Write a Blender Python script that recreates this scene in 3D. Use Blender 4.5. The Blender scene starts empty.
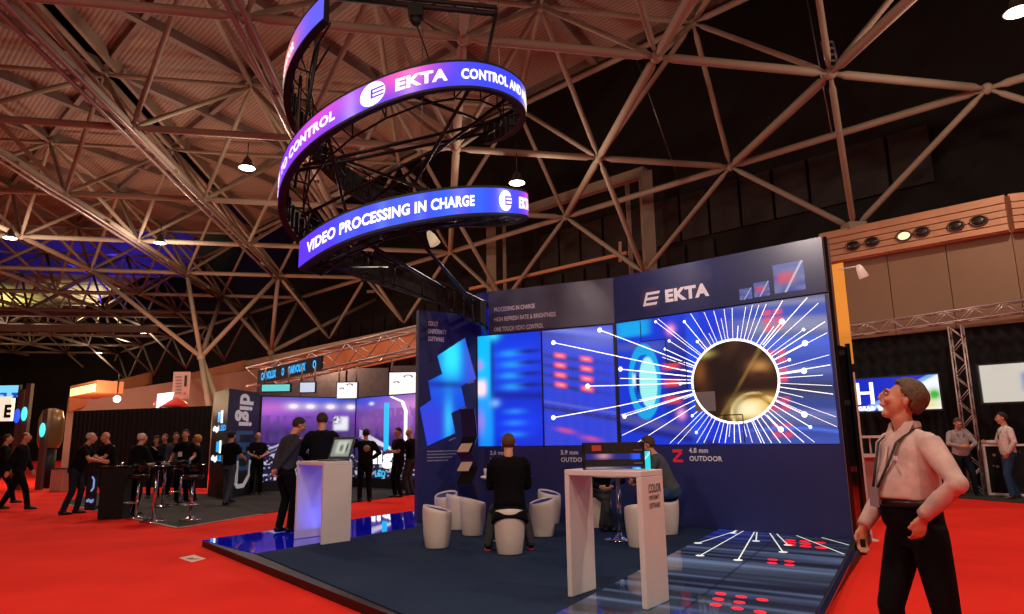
import bpy, math, random
import numpy as np
from mathutils import Vector, Matrix

# ------------------------------------------------------------------ camera, world, exposure
sc = bpy.context.scene
PITCH, ROLL, EYE, FPX = math.radians(10.7), math.radians(0.9), 1.5, 689.0
cam_d = bpy.data.cameras.new('camera'); cam_d.sensor_width = 36.0; cam_d.lens = FPX / 1024 * 36.0
cam_d.clip_end = 300
cam = bpy.data.objects.new('camera', cam_d); sc.collection.objects.link(cam); sc.camera = cam
_f = np.array([0, math.cos(PITCH), math.sin(PITCH)]); _r = np.array([1.0, 0, 0]); _u = np.cross(_r, _f)
CR = _r * math.cos(ROLL) - _u * math.sin(ROLL); CU = _u * math.cos(ROLL) + _r * math.sin(ROLL); CF = _f
M4 = Matrix(((CR[0], CU[0], -CF[0], 0), (CR[1], CU[1], -CF[1], 0), (CR[2], CU[2], -CF[2], EYE), (0, 0, 0, 1)))
cam.matrix_world = M4
w = bpy.data.worlds.new('world'); sc.world = w; w.use_nodes = True
w.node_tree.nodes['Background'].inputs[0].default_value = (1.0, 0.62, 0.5, 1)
w.node_tree.nodes['Background'].inputs[1].default_value = 0.07
sc.view_settings.view_transform = 'Standard'; sc.view_settings.look = 'None'
sc.view_settings.gamma = 1.0; sc.view_settings.use_curve_mapping = False
sc.view_settings.exposure = 0.0
try:
    sc.cycles.use_denoising = True
    sc.cycles.max_bounces = 6; sc.cycles.diffuse_bounces = 3; sc.cycles.glossy_bounces = 3
    sc.cycles.sample_clamp_indirect = 3.0
except Exception: pass

LAMP_POWER = 620.0      # high-bay lamps of the hall
# high-bay lamp positions (x, y, z): the lamps in the photograph plus the same lamps over the rest of the hall
HALL_LAMPS = []

def pix(px, py):
    return CF + CR * (px - 512) / FPX + CU * (307 - py) / FPX
def at_z(px, py, z=0.0):
    d = pix(px, py); t = (z - EYE) / d[2]; return np.array([0, 0, EYE]) + d * t
def at_y(px, py, y):
    d = pix(px, py); t = y / d[1]; return np.array([0, 0, EYE]) + d * t
def project(p):
    q = np.asarray(p, float) - [0, 0, EYE]; k = q @ CF
    return 512 + FPX * (q @ CR) / k, 307 - FPX * (q @ CU) / k
def height_at(x, y, py):
    lo, hi = -2.0, 40.0
    for _ in range(50):
        m = (lo + hi) / 2
        if project((x, y, m))[1] > py: lo = m
        else: hi = m
    return (lo + hi) / 2

# ------------------------------------------------------------------ materials
def lin(c):
    if isinstance(c, str):
        c = [int(c[i:i + 2], 16) / 255 for i in (0, 2, 4)]
    return tuple(v / 12.92 if v <= 0.04045 else ((v + 0.055) / 1.055) ** 2.4 for v in c[:3])
MATS = {}
def mat(name, col, rough=0.6, metal=0.0, emit=0.0, noise=0.0, nscale=8.0, bump=0.0, coat=0.0, spec=0.5):
    if name in MATS: return MATS[name]
    m = bpy.data.materials.new(name); m.use_nodes = True; nt = m.node_tree; b = nt.nodes['Principled BSDF']
    c = lin(col); b.inputs['Base Color'].default_value = (*c, 1); b.inputs['Roughness'].default_value = rough
    b.inputs['Metallic'].default_value = metal; b.inputs['Coat Weight'].default_value = coat
    b.inputs['Specular IOR Level'].default_value = spec
    if emit:
        b.inputs['Emission Color'].default_value = (*c, 1); b.inputs['Emission Strength'].default_value = emit
    if noise or bump:
        tc = nt.nodes.new('ShaderNodeTexCoord'); n = nt.nodes.new('ShaderNodeTexNoise')
        n.inputs['Scale'].default_value = nscale; n.inputs['Detail'].default_value = 4
        nt.links.new(tc.outputs['Object'], n.inputs['Vector'])
        if noise:
            r = nt.nodes.new('ShaderNodeValToRGB')
            r.color_ramp.elements[0].position = 0.3; r.color_ramp.elements[1].position = 0.7
            r.color_ramp.elements[0].color = (*[max(0, v * (1 - noise)) for v in c], 1)
            r.color_ramp.elements[1].color = (*[min(1, v * (1 + noise)) for v in c], 1)
            nt.links.new(n.outputs['Fac'], r.inputs['Fac']); nt.links.new(r.outputs['Color'], b.inputs['Base Color'])
        if bump:
            bp = nt.nodes.new('ShaderNodeBump'); bp.inputs['Strength'].default_value = bump; bp.inputs['Distance'].default_value = 0.02
            nt.links.new(n.outputs['Fac'], bp.inputs['Height']); nt.links.new(bp.outputs['Normal'], b.inputs['Normal'])
    MATS[name] = m; return m
def led_mat(name, strength=1.0, rough=0.35):
    """a display: the picture it shows is stored per vertex and given off as light"""
    if name in MATS: return MATS[name]
    m = bpy.data.materials.new(name); m.use_nodes = True; nt = m.node_tree; b = nt.nodes['Principled BSDF']
    b.inputs['Base Color'].default_value = (0.01, 0.01, 0.012, 1); b.inputs['Roughness'].default_value = rough
    a = nt.nodes.new('ShaderNodeAttribute'); a.attribute_name = 'picture'
    nt.links.new(a.outputs['Color'], b.inputs['Emission Color']); b.inputs['Emission Strength'].default_value = strength
    MATS[name] = m; return m

# ------------------------------------------------------------------ mesh helpers
COL = sc.collection
class MB:
    def __init__(s): s.v = []; s.f = []; s.m = []; s.c = None; s.mi = 0; s.sm = []; s.smooth = False
    def add(s, vs, fs, mi=None, smooth=None):
        o = len(s.v); s.v.extend([tuple(map(float, p)) for p in vs]); mi = s.mi if mi is None else mi
        for f in fs: s.f.append([o + i for i in f]); s.m.append(mi); s.sm.append(s.smooth if smooth is None else smooth)
        return s
    def box(s, c, size, ax=None, mi=None):
        c = np.array(c, float); h = np.array(size, float) / 2
        A = np.eye(3) if ax is None else np.array(ax, float)
        vs = [c + A[0] * sx * h[0] + A[1] * sy * h[1] + A[2] * sz * h[2] for sx in (-1, 1) for sy in (-1, 1) for sz in (-1, 1)]
        return s.add(vs, [(0, 1, 3, 2), (4, 6, 7, 5), (0, 4, 5, 1), (2, 3, 7, 6), (0, 2, 6, 4), (1, 5, 7, 3)], mi, False)
    def bar(s, p, q, wd, ht, mi=None, up=(0, 0, 1)):
        p, q = np.array(p, float), np.array(q, float); d = q - p; L = np.linalg.norm(d); d /= L
        up = np.array(up, float)
        if abs(d @ up) > 0.98: up = np.array([1.0, 0, 0])
        sd = np.cross(d, up); sd /= np.linalg.norm(sd); u = np.cross(sd, d)
        return s.box((p + q) / 2, (L, wd, ht), (d, sd, u), mi)
    def tube(s, p, q, r, n=8, mi=None, r2=None, caps=True):
        return s.loft([p, q], [(r, r), (r2 or r, r2 or r)], n, mi, caps=caps)
    def loft(s, pts, rad, n=10, mi=None, side=None, caps=True):
        pts = [np.array(p, float) for p in pts]; vs = []; N = len(pts)
        for k, p in enumerate(pts):
            d = pts[min(k + 1, N - 1)] - pts[max(k - 1, 0)]; d = d / (np.linalg.norm(d) + 1e-9)
            sd = np.array(side, float) if side is not None else (np.array([1.0, 0, 0]) if abs(d[0]) < 0.9 else np.array([0, 1.0, 0]))
            sd = sd - d * (sd @ d); sd /= np.linalg.norm(sd); e = np.cross(d, sd)
            rr = rad[k] if isinstance(rad[k], (tuple, list)) else (rad[k], rad[k])
            for j in range(n):
                t = 2 * math.pi * j / n; vs.append(p + sd * rr[0] * math.cos(t) + e * rr[1] * math.sin(t))
        fs = [(k * n + j, k * n + (j + 1) % n, (k + 1) * n + (j + 1) % n, (k + 1) * n + j) for k in range(N - 1) for j in range(n)]
        if caps: fs += [tuple(range(n - 1, -1, -1)), tuple((N - 1) * n + j for j in range(n))]
        s.add(vs, fs, mi, True)
        if caps: s.sm[-1] = s.sm[-2] = False
        return s
    def lathe(s, prof, c, n=24, mi=None, mod=None):
        vs = []
        for r, z in prof:
            for j in range(n):
                t = 2 * math.pi * j / n; x, y, zz = r * math.cos(t), r * math.sin(t), z
                if mod: x, y, zz = mod(x, y, zz)
                vs.append((c[0] + x, c[1] + y, c[2] + zz))
        N = len(prof)
        fs = [(k * n + j, k * n + (j + 1) % n, (k + 1) * n + (j + 1) % n, (k + 1) * n + j) for k in range(N - 1) for j in range(n)]
        fs += [tuple(range(n - 1, -1, -1)), tuple((N - 1) * n + j for j in range(n))]
        return s.add(vs, fs, mi, True)
    def ball(s, c, r, n=12, mi=None, ax=None):
        r = (r, r, r) if not isinstance(r, (tuple, list)) else r; A = np.eye(3) if ax is None else np.array(ax, float)
        vs = []; m = max(4, n // 2 + 1)
        for i in range(m + 1):
            ph = math.pi * i / m
            for j in range(n):
                t = 2 * math.pi * j / n
                vs.append(np.array(c) + A[0] * r[0] * math.sin(ph) * math.cos(t) + A[1] * r[1] * math.sin(ph) * math.sin(t) + A[2] * r[2] * math.cos(ph))
        fs = [(i * n + j, (i + 1) * n + j, (i + 1) * n + (j + 1) % n, i * n + (j + 1) % n) for i in range(m) for j in range(n)]
        return s.add(vs, fs, mi, True)
    def poly(s, pts, mi=None): return s.add(pts, [tuple(range(len(pts)))], mi, False)
    def prism(s, pts, off, mi=None):
        """closed slab: outline pts extruded by vector off"""
        n = len(pts); pts = [np.array(p, float) for p in pts]; o = np.array(off, float)
        fs = [tuple(range(n))[::-1], tuple(range(n, 2 * n))] + [(i, (i + 1) % n, n + (i + 1) % n, n + i) for i in range(n)]
        return s.add(pts + [p + o for p in pts], fs, mi, False)
    def build(s, name, mats, parent=None, colors=None):
        me = bpy.data.meshes.new(name); off = np.array(parent_world(parent)) if parent is not None else np.zeros(3)
        v = np.array(s.v, float) - off; me.from_pydata(v.tolist(), [], s.f)
        for mt in (mats if isinstance(mats, (list, tuple)) else [mats]): me.materials.append(mt)
        me.polygons.foreach_set('material_index', s.m); me.polygons.foreach_set('use_smooth', s.sm)
        if colors is not None:
            at = me.color_attributes.new('picture', 'FLOAT_COLOR', 'POINT')
            cc = np.ones((len(s.v), 4), np.float32); cc[:, :3] = colors; at.data.foreach_set('color', cc.ravel())
        me.update(); o = bpy.data.objects.new(name, me); COL.objects.link(o)
        if parent is not None: o.parent = parent
        return o
def parent_world(p):
    x = np.zeros(3)
    while p is not None: x = x + np.array(p.location); p = p.parent
    return x
def tag(o, label=None, cat=None, group=None, kind=None):
    for k, v in (('label', label), ('category', cat), ('group', group), ('kind', kind)):
        if v: o[k] = v
    return o
def thing(name, label, cat, loc=(0, 0, 0), group=None, kind=None):
    o = bpy.data.objects.new(name, None); COL.objects.link(o); o.location = tuple(map(float, loc)); o.empty_display_size = 0.1
    return tag(o, label, cat, group, kind)
def copy_thing(o, parent=None):
    c = o.copy(); COL.objects.link(c); c.parent = parent
    for ch in [x for x in bpy.data.objects if x.parent is o]: copy_thing(ch, c)
    return c
_tc = {}
def text_mesh(txt, bold=0.012):
    """verts, faces of a line of text, cap height 1, starting at x=0"""
    key = (txt, bold)
    if key in _tc: return _tc[key]
    cu = bpy.data.curves.new('txt', 'FONT'); cu.body = txt; cu.size = 1.0; cu.space_character = 1.0 + bold * 1.6; cu.offset = bold; cu.resolution_u = 3
    cu.fill_mode = 'FRONT'
    ob = bpy.data.objects.new('txt', cu); COL.objects.link(ob); bpy.context.view_layer.update()
    me = ob.evaluated_get(bpy.context.evaluated_depsgraph_get()).to_mesh()
    v = np.array([x.co[:] for x in me.vertices]); f = [tuple(p.vertices) for p in me.polygons]
    ob.evaluated_get(bpy.context.evaluated_depsgraph_get()).to_mesh_clear()
    bpy.data.objects.remove(ob); bpy.data.curves.remove(cu)
    v[:, 0] -= v[:, 0].min(); v /= 0.73; _tc[key] = (v, f); return _tc[key]
def put_text(mb, txt, o, ux, uy, h, width=None, off=None, mi=None, bold=0.012, center=False, fmap=None):
    v, f = text_mesh(txt, bold); v = v.copy(); k = v[:, 0].max()
    sx = (width / k) if width else h
    if center: v[:, 0] -= k / 2
    if fmap: vs = [fmap(a * sx, b * h) for a, b, _ in v]
    else:
        o = np.array(o, float); off = np.zeros(3) if off is None else np.array(off, float)
        vs = [o + off + np.array(ux) * a * sx + np.array(uy) * b * h for a, b, _ in v]
    return mb.add(vs, f, mi, False)
def grid_led(mb, o, ux, uy, wd, ht, nx, ny):
    o = np.array(o, float); ux = np.array(ux, float); uy = np.array(uy, float)
    U, V = np.meshgrid(np.linspace(0, 1, nx + 1), np.linspace(0, 1, ny + 1))
    P = o + U.reshape(-1, 1) * wd * ux + V.reshape(-1, 1) * ht * uy
    f = [(j * (nx + 1) + i, j * (nx + 1) + i + 1, (j + 1) * (nx + 1) + i + 1, (j + 1) * (nx + 1) + i) for j in range(ny) for i in range(nx)]
    mb.add(P, f, None, False); return U.ravel(), V.ravel()
def blob(U, V, cx, cy, rx, ry, p=2.0):
    return np.exp(-((np.abs(U - cx) / rx) ** p + (np.abs(V - cy) / ry) ** p))
def mixc(C, col, a):
    c = np.array(lin(col)); return C * (1 - a[:, None]) + c * a[:, None]
def vnoise(x, y, seed=0):
    r = np.random.RandomState(seed); T = r.rand(64, 64); xi = np.floor(x).astype(int); yi = np.floor(y).astype(int)
    fx = x - xi; fy = y - yi; fx = fx * fx * (3 - 2 * fx); fy = fy * fy * (3 - 2 * fy)
    g = lambda a, b: T[a % 64, b % 64]
    return (g(xi, yi) * (1 - fx) + g(xi + 1, yi) * fx) * (1 - fy) + (g(xi, yi + 1) * (1 - fx) + g(xi + 1, yi + 1) * fx) * fy

# common materials
m_white = mat('white_lacquer', 'e6dcd8', 0.35, noise=0.03, nscale=2)
m_black = mat('black_matt', '0c0c0e', 0.6, noise=0.1)
m_blackg = mat('black_gloss', '0a0a0c', 0.12, coat=0.5)
m_navy = mat('navy_print', '2a2f66', 0.42, noise=0.08, nscale=1.5)
m_chrome = mat('chrome', 'd8d8dc', 0.12, 1.0)
m_grey = mat('grey_metal', '8c8c92', 0.35, 0.8)
m_tube = mat('painted_tube', '92826f', 0.78, noise=0.08, nscale=1.2)
m_glow = mat('white_glow', 'ffffff', 0.5, emit=1.25)
m_text = mat('white_text', 'd9d4dc', 0.5)
m_fadetext = mat('pale_text', 'd6ccd2', 0.5)
# ================================================================== THE HALL
random.seed(3)
O2, GA, GB = np.array([-0.98, 13.567]), np.array([4.3726, 0.872]), np.array([-0.6143, 5.80])
ZN, ZT, ZM = 10.0, 13.0, 7.1
def N3(i, j, z=ZN): p = O2 + i * GA + j * GB; return np.array([p[0], p[1], z])
def T3(i, j): return N3(i + .5, j + .5, ZT)

# floor: red carpet
mb = MB(); mb.box((0, 25, -0.05), (130, 110, 0.1))
m = bpy.data.materials.new('red_carpet'); m.use_nodes = True; nt = m.node_tree; b = nt.nodes['Principled BSDF']
tc = nt.nodes.new('ShaderNodeTexCoord'); n1 = nt.nodes.new('ShaderNodeTexNoise'); n2 = nt.nodes.new('ShaderNodeTexNoise')
n1.inputs['Scale'].default_value = 0.7; n1.inputs['Detail'].default_value = 3; n2.inputs['Scale'].default_value = 260
nt.links.new(tc.outputs['Object'], n1.inputs['Vector']); nt.links.new(tc.outputs['Object'], n2.inputs['Vector'])
cr = nt.nodes.new('ShaderNodeValToRGB'); cr.color_ramp.elements[0].position = .3; cr.color_ramp.elements[1].position = .75
cr.color_ramp.elements[0].color = (.78, .022, .012, 1); cr.color_ramp.elements[1].color = (.95, .035, .02, 1)
nt.links.new(n1.outputs['Fac'], cr.inputs['Fac']); nt.links.new(cr.outputs['Color'], b.inputs['Base Color'])
bp = nt.nodes.new('ShaderNodeBump'); bp.inputs['Strength'].default_value = .4; bp.inputs['Distance'].default_value = .005
nt.links.new(n2.outputs['Fac'], bp.inputs['Height']); nt.links.new(bp.outputs['Normal'], b.inputs['Normal'])
b.inputs['Roughness'].default_value = .95; b.inputs['Specular IOR Level'].default_value = .1
m_red = m
fl = mb.build('floor', m_red); tag(fl, kind='structure')

# roof deck: corrugated sheet in two fields, with a dark slot between them
m = bpy.data.materials.new('corrugated_deck'); m.use_nodes = True; nt = m.node_tree; b = nt.nodes['Principled BSDF']
tc = nt.nodes.new('ShaderNodeTexCoord'); mp = nt.nodes.new('ShaderNodeMapping'); mp.inputs['Rotation'].default_value = (0, 0, math.radians(-45))
wv = nt.nodes.new('ShaderNodeTexWave'); wv.wave_type = 'BANDS'; wv.bands_direction = 'X'; wv.inputs['Scale'].default_value = 2.3
nt.links.new(tc.outputs['Object'], mp.inputs['Vector']); nt.links.new(mp.outputs['Vector'], wv.inputs['Vector'])
nz = nt.nodes.new('ShaderNodeTexNoise'); nz.inputs['Scale'].default_value = .35
nt.links.new(tc.outputs['Object'], nz.inputs['Vector'])
mx = nt.nodes.new('ShaderNodeMix'); mx.data_type = 'RGBA'
cr = nt.nodes.new('ShaderNodeValToRGB'); cr.color_ramp.elements[0].color = (.20, .135, .098, 1); cr.color_ramp.elements[1].color = (.31, .215, .16, 1)
cr.color_ramp.elements[0].position = .15; cr.color_ramp.elements[1].position = .6
nt.links.new(wv.outputs['Fac'], cr.inputs['Fac']); nt.links.new(cr.outputs['Color'], b.inputs['Base Color'])
bp = nt.nodes.new('ShaderNodeBump'); bp.inputs['Strength'].default_value = .35; bp.inputs['Distance'].default_value = .03
nt.links.new(wv.outputs['Fac'], bp.inputs['Height']); nt.links.new(bp.outputs['Normal'], b.inputs['Normal'])
b.inputs['Roughness'].default_value = .7
m_deck = m
ZD = 13.45
def gp(i, j, z=ZD): return N3(i, j, z)
mb = MB()
mb.prism([gp(-2.41, -4), gp(6.0, -4), gp(-2.41, 4.41)], (0, 0, .12))
mb.prism([gp(-14, -4), gp(-2.6, -4), gp(-2.6, 4.6), gp(-2.8, 4.8), gp(-14, 4.8)], (0, 0, .12))
mb.prism([gp(-16, 6.9), gp(-5.0, 6.9), gp(-12, 14), gp(-16, 14)], (0, 0, .12))
tag(mb.build('ceiling', m_deck), kind='structure')
# purlins under the deck, both diagonal ways
mb = MB()
for s_ in range(-14, 3):
    # rafters running parallel with the cut corner edge
    a_, b_ = s_, s_
    i0 = -14.0; j0 = a_ - i0
    p = (i0, j0); q = (a_ + 3.5, -3.5)
    if p[1] > 4.8: p = (a_ - 4.8, 4.8)
    if q[0] > p[0]: mb.bar(gp(p[0], p[1], ZD - .12), gp(q[0], q[1], ZD - .12), .16, .24)
for d_ in range(-14, 6):
    # beams the other way, i - j = d
    j0 = -3.5; i0 = d_ + j0; sm = min(2.0, 99); i1 = (sm + d_) / 2; j1 = i1 - d_
    if j1 > 4.8: j1 = 4.8; i1 = d_ + j1
    if i1 > i0 and i1 > -14: mb.bar(gp(i0, j0, ZD - .15), gp(i1, j1, ZD - .15), .22, .3)
tag(mb.build('trim_1', mat('purlin_paint', '75645a', .6)), kind='structure')
# dark void roof further out and dark upper walls beyond the frame
mb = MB(); mb.box((0, 30, 18.2), (120, 110, .2))
tag(mb.build('ceiling_void', mat('void_black', '050505', .9)), kind='structure')

# space frame
sf = thing('roof_space_frame', 'huge pinkish tubular space frame spanning the whole hall roof', 'roof truss', (0, 0, 10))
segs = []
IM, JM = -13, 12
def inN(i, j): return IM <= i and -2 <= j <= JM and i + j <= 3 and i <= 6
def inT(i, j): return IM <= i and -2 <= j < JM and i + j <= 1 and i <= 5
for i in range(IM, 7):
    for j in range(-2, JM + 1):
        if inN(i, j):
            if inN(i + 1, j): segs.append(('bottom_chord', N3(i, j), N3(i + 1, j), .095))
            if inN(i, j + 1): segs.append(('bottom_chord', N3(i, j), N3(i, j + 1), .105))
            if i + j == 3 and inN(i + 1, j - 1): segs.append(('edge_chord', N3(i, j), N3(i + 1, j - 1), .10))
        if inT(i, j):
            for di, dj in ((0, 0), (1, 0), (0, 1), (1, 1)):
                if inN(i + di, j + dj): segs.append(('brace', T3(i, j), N3(i + di, j + dj), .068))
            if inT(i + 1, j): segs.append(('top_chord', T3(i, j), T3(i + 1, j), .07))
            if inT(i, j + 1): segs.append(('top_chord', T3(i, j), T3(i, j + 1), .075))
            if i + j == 1 and inT(i + 1, j - 1): segs.append(('edge_chord', T3(i, j), T3(i + 1, j - 1), .085))
        if i + j == 2 and inN(i, j):
            for di, dj in ((0, 0), (1, 0), (0, 1)):
                if inN(i + di, j + dj): segs.append(('corner_brace', N3(i + .5, j + .5, ZM), N3(i + di, j + dj), .075))
_e = N3(3, 0)
def _drop(nm, p, q):
    if min(np.linalg.norm(p - _e), np.linalg.norm(q - _e)) < .05:
        o = q if np.linalg.norm(p - _e) < .05 else p
        return nm == 'brace' or np.linalg.norm(o - N3(3, -1)) < .05
    return nm == 'corner_brace' and min(np.linalg.norm(p - N3(3.5, -.5, ZM)), np.linalg.norm(q - N3(3.5, -.5, ZM))) < .05
segs = [(nm, p, q, r * 1.12) for nm, p, q, r in segs if not _drop(nm, p, q)]
def seen(p, q):
    c = (p + q) / 2
    best = 0
    for e in (p, c, q, p * .75 + q * .25, p * .25 + q * .75):
        k = (e - [0, 0, EYE]) @ CF
        if k > 1:
            x, y = project(e)
            if -20 < x < 1044 and -20 < y < 634: best = max(best, 1 / k)
    return best
rank = {}
for nm, p, q, r in segs: rank.setdefault(nm, []).append((seen(p, q) * (r / .08), p, q, r))
rest = MB()
for nm, L in rank.items():
    L.sort(key=lambda t: -t[0])
    for k, (s_, p, q, r) in enumerate(L):
        if k < 95 and s_ > 1 / 40:
            mb = MB(); d = (q - p) / np.linalg.norm(q - p)
            mb.loft([p + d * .02, p + d * .28, p + d * .42, q - d * .42, q - d * .28, q - d * .02], [r * .6, r * .62, r, r, r * .62, r * .6], 8)
            mb.build(nm, m_tube, sf)
        else: rest.tube(p, q, r, 6)
tag(rest.build('far_tubes', m_tube, sf), kind='stuff')
nodes = [N3(i, j) for i in range(IM, 7) for j in range(-2, JM + 1) if inN(i, j)] + [T3(i, j) for i in range(IM, 6) for j in range(-2, JM) if inT(i, j)]
nodes.sort(key=lambda p: -seen(p, p)); rn = MB()
for k, p in enumerate(nodes):
    if k < 60 and seen(p, p) > 1 / 45:
        mb = MB(); mb.ball(p, .15, 10); mb.build('joint', m_tube, sf)
    else: rn.ball(p, .14, 6)
tag(rn.build('far_joints', m_tube, sf), kind='stuff')

# twin tube rails (service rails) slung under two rows of the frame, and the walkway slot edge beams
for i_, nm, lb in ((-2, 'service_rail', 'twin-tube service rail running away under the roof, from the top left corner'),
                   (-1, 'service_rail', 'twin-tube service rail running away under the roof, behind the left end of the sign'),
                   (-3, 'service_rail', 'lowest of the twin-tube service rails, crossing the left edge of the frame')):
    t = thing(nm, lb, 'rail', N3(i_, 2, 9.75), 'service rails under the roof')
    for s_ in (-.13, .13):
        mb = MB(); mb.tube(N3(i_, -2, 9.78) + [s_, 0, 0], N3(i_, min(8, 3 - i_), 9.78) + [s_, 0, 0], .055, 8); mb.build('rail_tube', mat('grey_mauve_paint', '94807e', .35, .3), t)
    for j in np.arange(-1.5, 5, 1):
        mb = MB(); mb.box(N3(i_, j, 9.86), (.42, .12, .14)); mb.build('bracket', m_tube, t)
mb = MB()
for i_ in (-2.6, -2.41):
    mb.bar(N3(i_, -4, ZD - .2), N3(i_, 4.6, ZD - .2), .12, .4)
tag(mb.build('trim_2', m_tube), kind='structure')

# high-bay lamps
lampm = mat('lamp_glow', 'fff0d8', .5, emit=9.0)
m_shade = mat('lamp_shade_paint', '3a3330', .5)
lspots = [(247, 168, 9.6, 'round lamp glowing under the brown roof deck, left of the sign', 1), (517, 183, 9.0, 'round lamp glowing just above the right end of the lower sign ribbon', 1),
          (160, 243, 9.6, 'far round lamp hanging by the service rail, upper left', 1), (10, 238, 9.4, 'round lamp at the left edge of the picture, over the blue glow', 1),
          (1018, 12, 9.6, 'bright lamp in the top right corner of the hall', 1), (26, 331, 9.4, 'left of the two far lamps in front of the long pink beam', 0),
          (143, 333, 9.4, 'right of the two far lamps in front of the long pink beam', 0), (99, 353, 9.3, 'small far lamp below the lattice between the two lit booths', 0),
          (68, 368, 9.0, 'small far lamp low over the yellow sign box', 0)]
def lamp(p, label, power, seenlamp=True):
    t = thing('high_bay_lamp', label, 'lamp', p, 'high-bay lamps in view' if seenlamp else 'high-bay lamps overhead')
    mb = MB(); mb.lathe([(.05, .36), (.07, .3), (.12, .26), (.13, .16), (.24, .02), (.26, 0), (.245, 0), (.22, .03)], p, 20); mb.build('lamp_shade', m_shade, t)
    mb = MB(); mb.lathe([(.01, .02), (.225, .01), (.225, -.012), (.01, -.02)], p, 20); mb.build('lens', lampm, t)
    mb = MB(); mb.tube(np.array(p) + [0, 0, .3], np.array(p) + [0, 0, ZN + .4 - p[2] if p[2] < 9.9 else 1], .015, 6); mb.build('stem', m_shade, t)
    if power:
        for kind_, e_ in (('SPOT', power * .95), ('POINT', power * .52)):
            l = bpy.data.lights.new('lamp_light', kind_); l.energy = e_; l.color = (1.0, .80, .64); l.shadow_soft_size = .25
            if kind_ == 'SPOT': l.spot_size = math.radians(160); l.spot_blend = .6
            lo = bpy.data.objects.new('lamp_light', l); COL.objects.link(lo); lo.location = (p[0], p[1], p[2] - .4)
for px, py, z, lb, k in lspots:
    lamp(at_z(px, py, z), lb, LAMP_POWER * (1.0 if k else .4))
for k, (x, y) in enumerate([(-7, 3), (0, 2.0), (7, 4), (-4.5, -4), (4, -5)]):
    lamp((x, y, 9.4), 'round warm high-bay lamp hanging overhead, out of the picture', LAMP_POWER, False)

# ------------------------------------------------------------------ perimeter walls along the cut corner
A2 = np.array([9.6, 18.6]); D2 = np.array([.7121, -.7021]); NB = np.array([-.7021, -.7121])   # along to the right, and the normal to the room
def bw(s_, z, off=0.0): p = A2 + D2 * s_ + NB * off; return np.array([p[0], p[1], z])
mfas = mat('fascia_wood', 'c08a68', .45, noise=.12, nscale=1)
# slatted fascia with round downlights; it turns the corner at the right
mb = MB()
K2 = 3.55; D3 = np.array([.93, -.36]); N3b = np.array([-.36, -.93])
def bw3(s_, z, off=0.0): p = A2 + D2 * K2 + D3 * s_ + N3b * off; return np.array([p[0], p[1], z])
for k in range(5):
    z0 = 6.2 + k * .17
    mb.prism([bw(-.86, z0, .3), bw(K2, z0, .3), bw(K2, z0 + .145, .3), bw(-.86, z0 + .145, .3)], [-NB[0] * .12, -NB[1] * .12, 0])
    mb.prism([bw3(0, z0, .3), bw3(8, z0, .3), bw3(8, z0 + .145, .3), bw3(0, z0 + .145, .3)], [-N3b[0] * .12, -N3b[1] * .12, 0])
mb.prism([bw(-.86, 6.17, .2), bw(K2, 6.17, .2), bw(K2, 7.1, .2), bw(-.86, 7.1, .2)], [-NB[0] * .6, -NB[1] * .6, 0])
mb.prism([bw3(0, 6.17, .2), bw3(8, 6.17, .2), bw3(8, 7.1, .2), bw3(0, 7.1, .2)], [-N3b[0] * .6, -N3b[1] * .6, 0])
tag(mb.build('trim_3', mfas), kind='structure')
for k, (px, py) in enumerate([(853, 246), (872, 242), (904, 236), (922, 232), (956, 226), (979, 221)]):
    d = pix(px, py); nb = np.array([NB[0], NB[1], 0]); P0 = bw(0, 0, .3); t_ = (nb @ (P0 - [0, 0, EYE])) / (nb @ d); c = np.array([0, 0, EYE]) + d * t_
    lit = k == 2
    t = thing('round_downlight', ['round dark spotlight set in the slatted fascia, leftmost of six', 'round dark spotlight set in the slatted fascia, second from the left',
              'round glowing spotlight set in the slatted fascia, the only one lit', 'round dark spotlight right beside the lit one in the fascia',
              'round dark spotlight in the slatted fascia, second from the right', 'round dark spotlight in the slatted fascia, rightmost of six'][k], 'spotlight', c, 'spotlights in the slatted fascia')
    ax = (np.array([D2[0], D2[1], 0]), np.array([0, 0, 1.0]), nb)
    mb = MB(); n = 20; ring = []
    for r_, o_ in ((.2, .0), (.2, .05), (.155, .05), (.15, .0)):
        ring += [c + ax[0] * r_ * math.cos(2 * math.pi * q / n) + ax[1] * r_ * .7 * math.sin(2 * math.pi * q / n) + nb * o_ for q in range(n)]
    mb.add(ring, [(a * n + q, a * n + (q + 1) % n, (a + 1) * n + (q + 1) % n, (a + 1) * n + q) for a in range(3) for q in range(n)], None, True)
    mb.build('bezel', mat('bronze', '5a4232', .4, .4), t)
    mb = MB(); mb.ball(c + nb * .0, (.148, .105, .05), 16, None, ax); mb.build('lens', mat('dim_lens_glow', 'ffdca8', .5, emit=1.3) if lit else mat('dark_lens', '2a211c', .3), t)

# panelled wall below the fascia
mpan = mat('wall_panel', '86684f', .7, noise=.07, nscale=.6)
mb = MB()
def quadslab(mb, f, s0, s1, z0, z1, off, th, nrm):
    mb.prism([f(s0, z0, off), f(s1, z0, off), f(s1, z1, off), f(s0, z1, off)], [-nrm[0] * th, -nrm[1] * th, 0])
for s0, s1 in ((-.86, .76), (.78, 2.14), (2.16, K2 - .01)):
    quadslab(mb, bw, s0, s1, 4.0, 6.17, .02, .1, NB)
for s0, s1 in ((.0, 1.6), (1.62, 4), (4.02, 8)):
    quadslab(mb, bw3, s0, s1, 4.0, 6.17, .02, .1, N3b)
tag(mb.build('wall_right_panels', mpan), kind='structure')
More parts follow.
